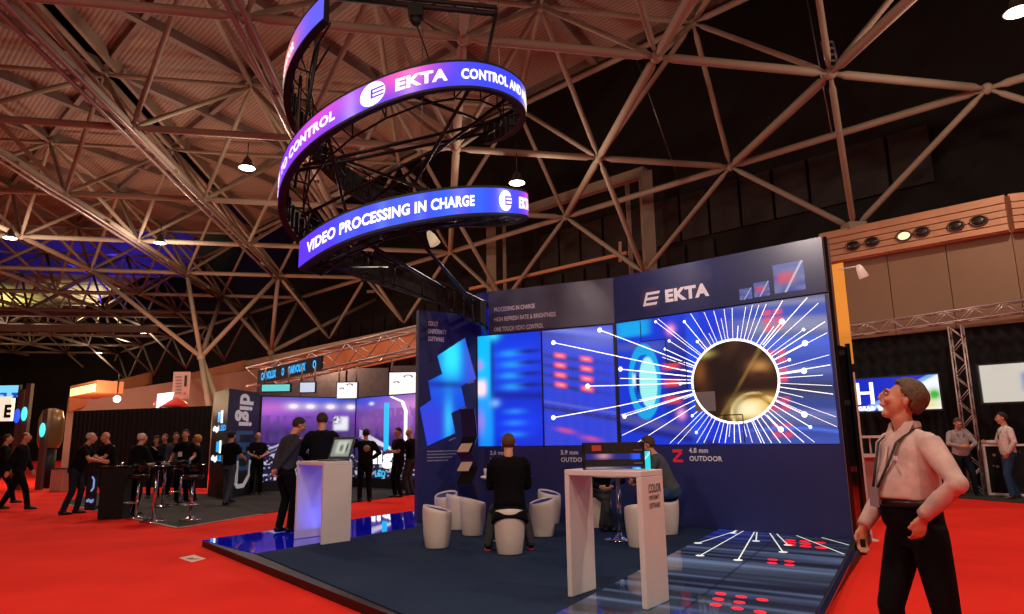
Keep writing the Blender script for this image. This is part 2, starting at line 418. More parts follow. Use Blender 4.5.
# black drapes under the panels
mdr = mat('black_drape', '060506', .9, noise=.3, nscale=3)
mb = MB(); vs = []; n = 160
for k in range(n + 1):
    s_ = -5 + 8.55 * k / n + .0; o_ = -.1 + .05 * math.sin(k * 1.1)
    vs += [bw(s_, .02, o_), bw(s_, 4.3, o_)]
mb.add(vs, [(2 * k, 2 * k + 2, 2 * k + 3, 2 * k + 1) for k in range(n)], None, True)
vs = []
for k in range(n + 1):
    s_ = 8 * k / n; o_ = -.1 + .05 * math.sin(k * 1.1); vs += [bw3(s_, .02, o_), bw3(s_, 4.3, o_)]
mb.add(vs, [(2 * k, 2 * k + 2, 2 * k + 3, 2 * k + 1) for k in range(n)], None, True)
tag(mb.build('wall_right_drape', mdr), kind='structure')

# dark upper wall with acoustic panels beyond the frame edge
mdw = mat('dark_wall', '17120f', .9, noise=.2, nscale=2)
mb = MB(); quadslab(mb, bw, -75, 14, 0, 18.2, -4.2, .2, NB)
mb.prism([(-55, 66, 0), (60, 66, 0), (60, 66, 18.2), (-55, 66, 18.2)], (0, .2, 0))
tag(mb.build('wall_back', mdw), kind='structure')
mb = MB(); mb.box((-50, 20, 9), (.2, 100, 18)); tag(mb.build('wall_left', mdw), kind='structure')
mb = MB(); mb.box((26, 0, 9), (.2, 60, 18)); tag(mb.build('wall_right', mdw), kind='structure')
mb = MB()
for k in range(13):
    s0 = -15.5 + k * 1.3
    quadslab(mb, bw, s0, s0 + 1.18, 9.2, 11.1, -4.0, .1, NB)
tag(mb.build('wall_back_panels', mat('acoustic_panel', '332d2a', .9, noise=.2, nscale=2)), kind='structure')
mb = MB()
for k in range(26):
    s0 = -40 + k * 1.3
    quadslab(mb, bw, s0, s0 + 1.12, 5.5, 9.0, -4.05, .1, NB)
tag(mb.build('wall_back_cladding', mat('dark_cladding', '241e1c', .9, noise=.25, nscale=4)), kind='structure')

# portal frame standing behind the stand
pf = thing('portal_frame', 'brown steel portal frame with two square posts behind the stand wall', 'frame', bw(-6, 0, -2.5))
def onb(px, py, off):
    d = pix(px, py); nb = np.array([NB[0], NB[1], 0]); P0 = bw(0, 0, off); t_ = (nb @ (P0 - [0, 0, EYE])) / (nb @ d); return np.array([0, 0, EYE]) + d * t_
pR, pL = onb(645, 172, -2.0), onb(491, 222, -2.0)
mb = MB(); mb.bar([pR[0], pR[1], 0], pR, .45, .45); mb.build('post', m_tube, pf)
mb = MB(); mb.bar([pL[0], pL[1], 0], pL, .45, .45); mb.build('post', m_tube, pf)
mb = MB(); mb.bar(pL, pR, .3, .4); mb.build('top_beam', m_tube, pf)
pM = onb(627, 182, -2.2); mb = MB(); mb.bar([pM[0], pM[1], 0], pM, .16, .16); mb.build('thin_post', m_tube, pf)
pM = onb(504, 222, -2.2); mb = MB(); mb.bar([pM[0], pM[1], 0], pM, .16, .16); mb.build('thin_post', m_tube, pf)
# orange lit ledge beam behind the stand
mb = MB(); mb.bar(onb(470, 289, -.3), onb(627, 253, -.3), .12, .12)
mb.bar(onb(620, 242, -.3), onb(620, 262, -.3), .1, .1)
tag(mb.build('trim_4', mat('ledge_paint', 'b8805c', .5)), kind='structure')

# far left bulkhead (lit fascia above the far stands)
def slab_px(mb, x0, yt0, yb0, d0, x1, yt1, yb1, d1, th=.3):
    p0t, p0b, p1t, p1b = at_y(x0, yt0, d0), at_y(x0, yb0, d0), at_y(x1, yt1, d1), at_y(x1, yb1, d1)
    for a, b_ in ((p0t, p0b), (p1t, p1b)): b_[0] = a[0]
    mb.prism([p0b, p1b, p1t, p0t], (0, th, 0))
mfo = mat('far_fascia', 'b5714c', .6, noise=.15, nscale=1)
mb = MB(); slab_px(mb, 250, 364, 392, 40, 430, 326, 353, 31); tag(mb.build('trim_5', mfo), kind='structure')
mb = MB(); slab_px(mb, 245, 361, 366, 39.5, 430, 322, 328, 30.5, .8); tag(mb.build('trim_6', m_tube), kind='structure')
mb = MB(); slab_px(mb, 70, 392, 412, 34, 150, 372, 384, 38); slab_px(mb, 186, 374, 384, 38, 245, 360, 370, 40, .4); tag(mb.build('trim_7', mfo), kind='structure')
mb = MB(); slab_px(mb, 68, 398, 470, 34.4, 262, 368, 470, 39.4); tag(mb.build('wall_far_left', mat('far_panel', '9c7868', .7, noise=.1, nscale=.4)), kind='structure')

# ================================================================== THE STAND
PZ = 0.10
def P3(p, z): return np.array([p[0], p[1], z])
PA, PB, PC = np.array([-.417, 12.93]), np.array([1.80, 11.90]), np.array([4.446, 9.504])
DL = (PB - PA) / np.linalg.norm(PB - PA); DR = (PC - PB) / np.linalg.norm(PC - PB)
NL = np.array([DL[1], -DL[0]]); NR = np.array([DR[1], -DR[0]])
LL, LR = np.linalg.norm(PB - PA), np.linalg.norm(PC - PB)
def wl(s_, z, off=0.0): p = PA + DL * s_ + NL * off; return np.array([p[0], p[1], z])
def wr(s_, z, off=0.0): p = PB + DR * s_ + NR * off; return np.array([p[0], p[1], z])
V3 = lambda d: np.array([d[0], d[1], 0.0])
UP = np.array([0, 0, 1.0])
def on_plane(px, py, p0, nrm):
    d = pix(px, py); t_ = (nrm @ (p0 - [0, 0, EYE])) / (nrm @ d); return np.array([0, 0, EYE]) + d * t_

# platform
plat = thing('stand_platform', 'low raised platform of the stand with black edge, navy carpet and lit floor', 'platform', (0, 9, 0))
cA, cB, cN = np.array([-4.58, 10.52]), np.array([-2.0, 14.2]), np.array([.95, 3.5])
out = [cA, cN, (4.95, 10.03), (2.4, 12.9), (-.1, 14.3), cB]
mb = MB(); mb.prism([P3(p, 0) for p in out], (0, 0, PZ - .016)); mb.build('skirt', mat('skirt_black', '1c0c0c', .5), plat)
i0, i1 = at_z(256, 553, PZ)[:2], at_z(418, 526, PZ)[:2]
Q0 = np.array([3.05, 10.77]); QD = np.array([-.492, -.871])
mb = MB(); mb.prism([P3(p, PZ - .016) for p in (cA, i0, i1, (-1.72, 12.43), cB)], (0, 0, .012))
m = mat('blue_glass_reflection', '0a18d0', .04, emit=.30, coat=1.0)  # blue base and emission paint in the neighbouring display's reflection
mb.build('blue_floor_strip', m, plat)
mcar = mat('navy_carpet', '25334c', .95, noise=.18, nscale=70, bump=.3, spec=.1)
qn = Q0 + QD * 6.6
mb = MB(); mb.prism([P3(p, PZ - .016) for p in (i0, cN + (-.3, .37), qn, Q0, (1.8, 11.9), (-.42, 12.9), (-.86, 12.4), i1)], (0, 0, .012))
mb.build('carpet', mcar, plat)
# lit floor: dark glossy display tiles
fe1 = PC - Q0; L1_ = np.linalg.norm(fe1)
mb = MB(); U, V = grid_led(mb, P3(Q0, PZ - .0032), V3(fe1 / L1_), V3(QD), L1_, 7.2, 70, 300)
X = U * L1_; Y = V * 7.2
C = np.tile(np.array(lin('1b2230')), (len(U), 1)) * .8
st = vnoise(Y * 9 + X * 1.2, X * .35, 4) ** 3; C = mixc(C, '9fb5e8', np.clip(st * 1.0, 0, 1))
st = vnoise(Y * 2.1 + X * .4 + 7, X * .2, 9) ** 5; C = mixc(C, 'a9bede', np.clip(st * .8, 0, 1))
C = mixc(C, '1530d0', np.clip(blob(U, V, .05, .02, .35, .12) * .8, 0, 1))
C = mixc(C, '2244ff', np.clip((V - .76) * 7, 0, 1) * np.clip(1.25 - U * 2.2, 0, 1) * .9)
for tx in (.49,):
    C[(np.abs(U - tx) < .006)] *= .3
C *= .36
C[(np.abs((Y % 1.0) - .5) < .012)] *= .45
mb.build('floor_display', led_mat('floor_display_glow', 1.0, .06), plat, C)
mwl = mat('floor_line_glow', 'dfe6d8', .4, emit=.9); mrl = mat('floor_red_glow', 'ff1626', .4, emit=.85)
mb = MB()
def fline(x0, y0, x1, y1, wd=.016, dot=True):
    p, q = at_z(x0, y0, PZ - .0022), at_z(x1, y1, PZ - .0022); d = (q - p) / np.linalg.norm(q - p); s_ = np.array([-d[1], d[0], 0]) * wd / 2
    mb.poly([p - s_, q - s_, q + s_, p + s_], 0)
    if dot: mb.poly([q + np.array([math.cos(t), math.sin(t), 0]) * .052 + [0, 0, .0006] for t in np.linspace(0, 2 * math.pi, 17)[:-1]], 0)
for a in [(742, 529, 698, 543), (745, 530, 700, 555.5), (755, 531, 738, 560), (757, 531, 756, 541), (769, 532, 783, 552), (776, 533, 788, 545), (736, 530, 733, 533)]: fline(*a)
fline(793, 534, 844, 554, dot=False); fline(813, 535, 849, 545, dot=False); mb.build('floor_lines', [mwl, mrl], plat)
for gx, gy, n_, s_ in ((802, 541, 3, .85), (786, 561, 2, .65), (737, 596, 3, .6)):
    o_ = at_z(gx, gy, PZ - .0022); mb = MB()
    for r_ in range(n_):
        for c_ in range(2 + (r_ % 2 == 0 and n_ == 3)):
            p = o_ + V3(fe1 / L1_) * ((c_ - .8) * .19 + .03 * r_) + V3(QD) * (r_ * .21)
            e, f_ = V3(fe1 / L1_) * .085 * s_, V3(QD) * .085 * s_
            mb.poly([p + e * 1.05 * math.cos(t) + f_ * 1.05 * math.sin(t) for t in np.linspace(0, 2 * math.pi, 13)[:-1]], 1)
    mb.build('red_squares', [mwl, mrl], plat)
# metal lip on the right edge
mb = MB(); mb.bar(P3(PC + [.05, -.06], PZ - .012), P3(PC + QD * 7.0 + [.03, 0], PZ - .012), .05, .02); mb.build('edge_trim', m_blackg, plat)

# display wall
wall = thing('display_wall', 'tall navy display wall of the stand with angled face and glowing pictures', 'display wall', P3(PB, PZ))
HW = 4.243; SL0 = -.3; TH = .26; TE = .56
mb = MB(); pts = [wl(SL0, PZ), wl(LL, PZ), wl(LL, PZ, -TH), wl(SL0, PZ, -TH)]; mb.prism(pts, (0, 0, HW - PZ)); mb.build('left_panel', m_navy, wall)
mb = MB(); mb.prism([wr(0.0, PZ, .0), wr(LR, PZ), wr(LR, PZ, -TH), wr(0.0, PZ, -TH)], (0, 0, HW - PZ)); mb.build('right_panel', m_navy, wall)
# glossy black end face with frame
mb = MB(); mb.prism([wr(LR + .002, PZ, -TH), wr(LR + .012, PZ, -TH), wr(LR + .012, PZ, .0), wr(LR + .002, PZ, .0)], (0, 0, HW - PZ)); mb.build('brown_end_strip', mat('end_brown', '6e5040', .6), wall)
mb = MB(); mb.prism([wr(LR - .3, PZ, -TH - .01), wr(LR + .02, PZ, -TH - .01), wr(LR + .02, PZ, -TE), wr(LR - .3, PZ, -TE)], (0, 0, 2.6)); mb.prism([wr(LR + .013, PZ, .0), wr(LR + .02, PZ, .0), wr(LR + .02, PZ, -TH), wr(LR + .013, PZ, -TH)], (0, 0, 2.6))
for z in (1.0, 1.9, 2.6): mb.box(wr(LR + .035, z, -.3), (.04, .04, .07), (V3(DR), V3(NR), UP), 1)
mb.bar(wr(LR + .03, PZ, -.02), wr(LR + .03, HW, -.02), .03, .04); mb.bar(wr(LR + .03, PZ, -TE + .03), wr(LR + .03, 2.75, -TE + .03), .05, .05)
mb.build('black_end_panel', [m_blackg, m_chrome], wall)
# header board, left: slightly proud and greyer
mb = MB(); mb.prism([wl(-.02, 3.43, .0), wl(LL - .01, 3.43, .0), wl(LL - .01, 3.43, .03), wl(-.02, 3.43, .03)], (0, 0, HW - 3.43))
mb.build('left_header', mat('header_grey', '4a4756', .3, noise=.25, nscale=.9, coat=.2), wall)
mb = MB(); mb.prism([wr(.02, 3.44, 0), wr(LR, 3.44, 0), wr(LR, 3.44, .03), wr(.02, 3.44, .03)], (0, 0, HW - 3.44)); mb.build('right_header', mat('header_navy', '2b3057', .3, noise=.12, nscale=.8, coat=.2), wall)
# return at the left end of the header, blue light painted in as glow
mb = MB(); mb.prism([wl(-.17, 3.42, .0), wl(-.03, 3.42, .0), wl(-.03, 3.42, .05), wl(-.17, 3.42, .05)], (0, 0, .46)); mb.build('blue_lit_return', mat('painted_blue_light', '1220b8', .3, emit=.5), wall)
mb = MB()
for k, tx in enumerate(['PROCESSING IN CHARGE', 'HIGH REFRESH RATE & BRIGHTNESS', 'ONE TOUCH VIDEO CONTROL']):
    mb = MB(); put_text(mb, tx, wl(.10, 3.84 - .19 * k, .034), V3(DL), UP, .085, [.84, 1.25, 1.0][k]); mb.build('header_text', m_fadetext, wall)
mb = MB(); put_text(mb, 'EKTA', wr(1.03, 3.66, .036), V3(DR) + UP * .0, UP, .2, .78, bold=.05)
for r_ in range(3):
    z0 = 3.64 + r_ * .09; mb.poly([wr(.60 + .03 * r_, z0, .04), wr(.86 + .03 * r_, z0, .04), wr(.88 + .03 * r_, z0 + .045, .04), wr(.62 + .03 * r_, z0 + .045, .04)])
mb.poly([wr(.60, 3.64, .041), wr(.645, 3.64, .041), wr(.72, 3.865, .041), wr(.675, 3.865, .041)])
mb.build('wall_logo', m_text, wall)
mb = MB(); mb.poly([wr(.74 + .2 * math.cos(t), 3.75 + .2 * math.sin(t), .035) for t in np.linspace(0, 2 * math.pi, 33)[:-1]]); mb.build('logo_disc', mat('logo_disc', '3a3556', .35), wall)
mb = MB()
for o_, d_, lines in ((wl(-.03, 1.19, .004), DL, ('2.6 mm', 'INDOOR')), (wl(1.36, 1.19, .004), DL, ('5.9 mm', 'OUTDOOR')), (wr(1.27, 1.22, .004), DR, ('4.8 mm', 'OUTDOOR'))):
    mb = MB()
    for k, tx in enumerate(lines): put_text(mb, tx, o_ - UP * .125 * k, V3(d_), UP, .075, bold=.03)
    mb.build('caption_text', m_text, wall)
mb = MB()
mb.poly([wr(.98, 1.27, .004), wr(1.16, 1.27, .004), wr(1.13, 1.22, .004), wr(.98, 1.22, .004)]); mb.poly([wr(.98, 1.11, .004), wr(1.16, 1.11, .004), wr(1.16, 1.07, .004), wr(.98, 1.07, .004)])
mb.poly([wr(.98, 1.11, .005), wr(1.04, 1.11, .005), wr(1.16, 1.22, .005), wr(1.1, 1.22, .005)])
mb.build('red_mark', mat('red_mark', 'c02238', .4, emit=.35), wall)

# --- displays.  S runs continuously along both faces (0 at the bend), Z is height
ZB, ZTT = 1.345, 3.40
def disp(name, f, s0, s1, z0, z1, painter, nx, ny, off=.012):
    mb = MB(); o_ = f(s0, z0, off); ux = f(1, z0, off) - f(0, z0, off)
    U, V = grid_led(mb, o_, ux, UP, s1 - s0, z1 - z0, nx, ny); return mb.build(name, led_mat('display_glow', 1.05, .3), wall, painter(U, V))
def paint_a(U, V):
    C = np.tile(np.array(lin('0c2fd0')), (len(U), 1))
    C = mixc(C, '0a1878', np.clip(1 - np.abs(V - .46 + .03 * U) / .05, 0, 1) * .8 * (U > .18))
    C = mixc(C, '1440ff', blob(U, V, .6, .2, .4, .12) * .8); C = mixc(C, '1a4cff', blob(U, V, .55, .75, .5, .2) * .8)
    C = mixc(C, '09bfff', np.clip(blob(U, V, .1, .75, .13, .45, 4), 0, 1)); C = mixc(C, '12a0ff', np.clip(blob(U, V, .13, .2, .12, .28, 4) * .85, 0, 1))
    C = mixc(C, '0a1a90', np.clip(blob(U, V, .24, .7, .035, .35, 4) * .7, 0, 1))
    for k in range(4): C = mixc(C, '22a8ff', blob(U, V, .52 + .03 * (k % 2), .82 - .1 * k, .16, .03) * .8)
    for k in range(4): C = mixc(C, '08156e', blob(U, V, .82, .83 - .1 * k, .2, .02) * .8)
    for k in range(3): C = mixc(C, '2a90ff', blob(U, V, .58, .3 - .1 * k, .15, .025) * .7)
    C = mixc(C, 'ffe2f0', np.clip(blob(U, V, .05, .52, .085, .07, 3) * 1.3, 0, 1)); C = mixc(C, '70b0ff', blob(U, V, .27, .38, .08, .035))
    C = mixc(C, 'e070d0', blob(U, V, .04, .73, .05, .04) * .6); C = mixc(C, 'c070e8', blob(U, V, .03, .22, .07, .09) * .6); C = mixc(C, '30d8ff', blob(U, V, .26, 1, .1, .05))
    return C
def paint_b(U, V):
    C = np.tile(np.array(lin('1638d8')), (len(U), 1))
    C = mixc(C, '3a3fb8', np.clip(.6 * vnoise(U * 3, V * 3, 2), 0, 1))
    sl = V + U * .12
    C = mixc(C, '9aa4dd', np.clip(1 - np.abs(sl - 1.03) / .045, 0, 1) * .6); C = mixc(C, '44406a', np.clip(1 - np.abs(sl - .97) / .04, 0, 1) * .7)
    C = mixc(C, '221c50', np.clip(1 - np.abs(sl - .33) / .03, 0, 1) * .9); C = mixc(C, '5a62c8', np.clip(1 - np.abs(sl - .38) / .02, 0, 1) * .8)
    for k in range(4):
        y0 = .78 - .085 * k + 0; yy = sl - .04
        C = mixc(C, '181a60', np.clip(blob(U, yy, .38, y0 - .035, .5, .016) * .85, 0, 1))
        for cx in (.25, .62): C = mixc(C, 'ff4a5c', np.clip(blob(U, yy, cx, y0 - .02, .085, .026, 4) * 1.1, 0, 1)); C = mixc(C, 'ffd0d8', blob(U, yy, cx, y0 - .02, .05, .01) * .6)
    C = mixc(C, 'e04a70', np.clip(blob(U, sl, .3, .16, .12, .02) * .8 + blob(U, sl, .65, .13, .12, .02) * .8, 0, 1))
    dots = (np.sin(U * 150) * np.sin(V * 210) > .25); C = mixc(C, '8f9af0', dots * .18); C = mixc(C, '6f7ae0', blob(U, V, .8, .9, .5, .12) * .6)
    return C
def paint_c(U, V):
    C = np.tile(np.array(lin('1236d4')), (len(U), 1))
    g = np.clip((U - .52) * 5, 0, 1); C = mixc(C, '3b4668', g * .9)
    st = vnoise(U * 1.2, (V + U * .10) * 17, 5) ** 2; C = mixc(C, 'a6a8cc', np.clip(g * st * .7, 0, 1)); C = mixc(C, '3355c8', g * np.clip(vnoise(U * .8 + 4, (V + .1 * U) * 9, 6) - .45, 0, 1) * 1.6)
    C = mixc(C, '5070e8', np.clip(blob(U, V + .1 * U, .7, .78, .5, .05) * .8, 0, 1)); C = mixc(C, '1c2038', g * blob(U, V + .1 * U, .8, .47, .5, .04) * .7)
    # grey-blue shelf and cyan machine ring on the left
    C = mixc(C, '4b58a0', np.clip(1 - np.abs(V - .80 + .1 * U) / .05, 0, 1) * (U < .5) * .8); C = mixc(C, '10a8f0', np.clip(blob(U, V, .09, .94, .1, .07, 6), 0, 1))
    C = mixc(C, '5a5688', np.clip(1 - np.abs(V - .22 + .32 * U) / .06, 0, 1) * (U < .42) * .9); C = mixc(C, '1a1e58', np.clip(1 - np.abs(V - .15 + .3 * U) / .04, 0, 1) * (U < .5) * .9)
    C = mixc(C, '131d6a', blob(U, V, .33, .5, .08, .35, 4) * .8); C = mixc(C, '1550f0', blob(U, V, .41, .5, .035, .5, 6) * .9)
    r1 = ((U - .145) / .085) ** 2 + ((V - .50) / .29) ** 2; C = mixc(C, '12a6e8', np.clip(1 - (r1 - 1) * 6, 0, 1) * (r1 > .55)); C = mixc(C, '0c58d8', (r1 <= .55).astype(float))
    r2 = ((U - .165) / .048) ** 2 + ((V - .49) / .2) ** 2; C = mixc(C, '9ff4f4', np.clip((1.15 - r2) * 5, 0, 1)); C = mixc(C, 'cfeeff', blob(U, V, .088, .52, .012, .05, 4)); C = mixc(C, '0b1c60', blob(U, V, .108, .48, .01, .08, 4))
    for k in range(3): C = mixc(C, 'e8403c', np.clip(blob(U, V, .29, .60 - .13 * k, .045, .03, 4) * .9, 0, 1))
    for k in range(2): C = mixc(C, 'ff9ad8', np.clip(blob(U, V, .30 + .03 * k, .89 - .66 * k, .022, .04) * 1.1, 0, 1))
    for cy, n_ in ((.92, 3), (.63, 2), (.50, 2), (.30, 2), (.12, 2)):
        for c_ in range(2):
            for q in range(n_): C = mixc(C, 'f05068' if cy > .4 else 'd84868', np.clip(blob(U, V, .76 + .045 * c_ - .06 * (.9 - cy) * 0, cy - .055 * q, .019, .021, 4) * .9, 0, 1))
    C = mixc(C, '4f74e8', np.clip(1 - np.abs(V - .17 - .02 * np.sin(U * 9) + .1 * U) / .02, 0, 1) * g)
    C[(np.sin(V * 330) > .6)] *= .88
    return C
disp('display_fine', wl, -.27, 1.035, ZB, ZTT, paint_a, 90, 130)
disp('display_medium', wl, 1.065, 2.40, ZB, ZTT, paint_b, 150, 200)
dlarge = disp('display_large', wr, .03, 3.53, ZB, ZTT + .02, paint_c, 300, 200)
# seams between the displays
mb = MB(); mb.prism([wl(1.035, ZB, .012), wl(1.065, ZB, .012), wl(1.065, ZB, .02), wl(1.035, ZB, .02)], (0, 0, ZTT - ZB)); mb.prism([wl(2.40, ZB, .012), wl(LL, ZB, .012), wl(LL, ZB, .02), wl(2.40, ZB, .02)], (0, 0, ZTT - ZB)); mb.build('seam', m_black, wall)
# rays, dots, ring and the round picture
def WS(S, z, off): return wr(S, z, off) if S >= 0 else wl(LL + S, z, off)
CXS, CZS, RX, RZ = 2.10, 2.285, .67, .61
mb = MB(); rr = random.Random(11)
def ray_line(a, r0, r1, dot=True, wd=.012, dr=.024, smin=.05):
    ca, sa = math.cos(a), math.sin(a)
    def clipr(r):
        while r > r0:
            S, z = CXS + r * ca, CZS + r * sa
            if smin < S < 3.52 and ZB + .01 < z < ZTT + .01: return r, r < 90
            r -= .02
        return r0, False
    r1c, _ = clipr(r1); hit = r1c < r1 - .03
    if r1c <= r0 + .05: return
    segs_ = [(r0, r1c)]
    if abs(ca) > .01:
        rb = -CXS / ca
        if r0 < rb < r1c: segs_ = [(r0, rb - .001), (rb + .001, r1c)]
    for a0, a1 in segs_:
        n_ = np.array([-sa, ca]) * wd / 2; pts = []
        for r_, q in ((a0, -1), (a1, -1), (a1, 1), (a0, 1)):
            S, z = CXS + r_ * ca + q * n_[0], CZS + r_ * sa + q * n_[1]
            S = min(S, -.001) if CXS + (a0 + a1) / 2 * ca < 0 else max(S, .0)
            pts.append(WS(S, z, .020))
        mb.poly(pts)
    if dot and not hit:
        S, z = CXS + r1c * ca, CZS + r1c * sa
        if abs(S) > .05: mb.poly([WS(S + dr * math.cos(t), z + dr * math.sin(t), .021) for t in np.linspace(0, 2 * math.pi, 15)[:-1]])
k = 0
while k < 66:
    a = 2 * math.pi * k / 66 + rr.uniform(-.03, .03)
    rin = 1 / math.sqrt((math.cos(a) / (RX + .03)) ** 2 + (math.sin(a) / (RZ + .03)) ** 2)
    ray_line(a, rin, rin + (rr.choice([.2, .35, .6]) if k % 3 == 0 else rr.choice([.6, 1.0, 3, 3, 3])), dot=rr.random() < .4, wd=rr.choice([.006, .007, .010])); k += 1
for S, z in ((-1.16, 3.17), (-.28, 3.33), (.08, 2.62), (-.54, 2.36), (-1.2, 1.83), (.12, 1.82), (2.9, 3.1), (3.2, 2.75), (3.1, 1.75), (2.75, 1.55), (3.15, 2.36)):
    a = math.atan2(z - CZS, S - CXS); ray_line(a, .7, math.hypot(S - CXS, z - CZS), wd=.014, dr=.042, smin=-1.28)
n = 64; ring = [wr(CXS + (RX + q) * math.cos(2 * math.pi * k / n), CZS + (RZ + q) * math.sin(2 * math.pi * k / n), .024) for q in (0, .034) for k in range(n)]
mb.add(ring, [(k, (k + 1) % n, n + (k + 1) % n, n + k) for k in range(n)])
mb.build('ray_graphics', m_glow, dlarge)
mb = MB(); R_, T_ = np.meshgrid(np.linspace(0, 1, 40), np.linspace(0, 2 * math.pi, 97)[:-1]); R_, T_ = R_.ravel(), T_.ravel()
xx, yy = R_ * np.cos(T_), R_ * np.sin(T_)
mb.add([wr(CXS + RX * a, CZS + RZ * b_, .022) for a, b_ in zip(xx, yy)], [(t * 40 + r_, t * 40 + r_ + 1, ((t + 1) % 96) * 40 + r_ + 1, ((t + 1) % 96) * 40 + r_) for t in range(96) for r_ in range(39)])
C = np.tile(np.array(lin('2a130a')), (len(xx), 1)); d_ = (xx * .84 - yy * .54)
C = mixc(C, '6b3f1c', np.clip(1 - np.abs(d_ + .45) / .2, 0, 1) * .35); C = mixc(C, '9a7138', np.clip(1 - np.abs(d_ - .16) / .06, 0, 1) * .8); C = mixc(C, 'c88a4c', blob(xx, yy, .62, .3, .22, .16) * .9); C = mixc(C, '3a1a0c', blob(xx, yy, .6, .1, .25, .12))
C = mixc(C, 'f0c060', np.clip(blob(xx, yy, .45, -.66, .55, .30, 4), 0, 1)); rg = np.hypot(xx - .42, (yy + .8) * 1.1); C = mixc(C, '7a4a14', np.clip(1 - np.abs(rg - .42) / .05, 0, 1) * .9); C = mixc(C, 'ffe9a0', np.clip(1 - np.abs(rg - .52) / .05, 0, 1) * .9); C = mixc(C, 'fff3c0', np.clip(blob(xx, yy, .3, -.7, .3, .2, 3), 0, 1)); C = mixc(C, '8a5a20', blob(xx, yy, .55, -.38, .4, .05)); C = mixc(C, 'e8d070', np.clip(blob(xx, yy, -.62, .72, .2, .09), 0, 1) * .8); C = mixc(C, '8a5020', blob(xx, yy, -.8, .3, .18, .3) * .8); C = mixc(C, '160a05', blob(xx, yy, -.28, .1, .42, .7, 4) * .92)
mb.build('round_picture', led_mat('display_glow', 1.05, .3), dlarge, C)
mb = MB()
def stair(pts):
    for (a0, b0), (a1, b1) in zip(pts[:-1], pts[1:]):
        p, q = wr(a0, b0, .026), wr(a1, b1, .026); d = (q - p) / np.linalg.norm(q - p); s_ = np.cross(d, V3(NR)) * .008; mb.poly([p - s_, q - s_, q + s_, p + s_])
stair([(.52, 3.4), (.52, 3.05), (.98, 3.05), (.98, 2.65), (1.32, 2.65), (1.32, 2.2), (1.5, 2.2)]); stair([(1.75, 1.78), (2.2, 1.78), (2.2, 1.36)])
mb.build('stepped_line', m_black, dlarge)
mb = MB(); mb.poly([wr(1.44, 1.85, .023), wr(1.78, 1.85, .023), wr(1.78, 2.15, .023), wr(1.44, 2.15, .023)]); mb.build('grey_square', mat('grey_square_glow', '5a4c4a', .4, emit=.5), dlarge)
for s0, s1, z0, z1 in ((2.30, 2.50, 3.50, 3.67), (2.53, 2.77, 3.51, 3.73), (2.84, 3.29, 3.52, 3.95)):
    mb = MB(); U, V = grid_led(mb, wr(s0, z0, .034), V3(DR), UP, s1 - s0, z1 - z0, 20, 20)
    C = np.tile(np.array(lin('3a4fa8')), (len(U), 1)); C = mixc(C, '8b90c0', vnoise(U * 2, V * 9, 8) * .8)
    if s0 > 2.5: C = mixc(C, 'f05068', blob(U, V, .4, .5, .3, .2, 4) * .8)
    C = mixc(C, 'f4f4ff', np.clip(1 - np.abs(U - .35 - .6 * V) / .05, 0, 1)); mb.build('small_display', led_mat('display_glow', 1.05, .3), wall, C * .7)

# left side panel with the angular display
L0, L1p = np.array([-1.70, 12.40]), np.array([-.69, 13.05]); DS = (L1p - L0) / np.linalg.norm(L1p - L0); NS = np.array([DS[1], -DS[0]]); LS = np.linalg.norm(L1p - L0)
HS = height_at(L0[0], L0[1], 310)
side = thing('side_panel', 'narrow navy side panel with jagged blue picture left of the display wall', 'panel', P3(L0, PZ))
def ws(s_, z, off=0.0): p = L0 + DS * s_ + NS * off; return np.array([p[0], p[1], z])
mb = MB(); mb.prism([ws(0, PZ), ws(LS, PZ), ws(LS, PZ, -.12), ws(0, PZ, -.12)], (0, 0, HS - PZ)); mb.build('board', m_navy, side)
poly_px = [(437, 356), (464.5, 338), (476, 379), (460.6, 386), (465, 406), (451, 413), (455, 433), (427, 446), (419.5, 408), (431, 400), (428, 381), (442, 374)]
PS = []
for p in poly_px:
    q = on_plane(p[0], p[1], ws(0, 1), V3(NS)); PS.append(((q[:2] - L0) @ DS, q[2]))
PS = np.array(PS)
def inside(x, y):
    c = False
    for a in range(len(PS)):
        x1, y1 = PS[a]; x2, y2 = PS[a - 1]
        if (y1 > y) != (y2 > y) and x < (x2 - x1) * (y - y1) / (y2 - y1) + x1: c = not c
    return c
mb = MB(); st = .012; nx = int(LS / st); z0 = PS[:, 1].min(); nz_ = int((PS[:, 1].max() - z0) / st) + 1; vid = {}; vs = []; fs = []
for a in range(nx):
    for b_ in range(nz_):
        if inside((a + .5) * st, z0 + (b_ + .5) * st):
            f_ = []
            for da, db in ((0, 0), (1, 0), (1, 1), (0, 1)):
                key = (a + da, b_ + db)
                if key not in vid: vid[key] = len(vs); vs.append(ws(key[0] * st, z0 + key[1] * st, .012))
                f_.append(vid[key])
            fs.append(tuple(f_))
mb.add(vs, fs); K = np.array(list(vid.keys()), float); U = K[:, 0] / nx; V = K[:, 1] / nz_
C = np.tile(np.array(lin('0b46e0')), (len(U), 1)); C = mixc(C, '10a0ff', blob(U, V, .5, .8, .3, .25) * .9); C = mixc(C, '30e8ff', np.clip(blob(U, V, .55, .82, .16, .2, 3), 0, 1)); C = mixc(C, '0a1c90', blob(U, V, .45, .55, .5, .035) * .8); C = mixc(C, '30d0ff', blob(U, V, .5, .22, .08, .2) * .9); C = mixc(C, '4a38d0', blob(U, V, .2, .2, .25, .2) * .6); C = mixc(C, '5a50c0', blob(U, V, .95, .85, .15, .3) * .7)
mb.build('jagged_display', led_mat('display_glow', 1.05, .3), side, C)
mb = MB()
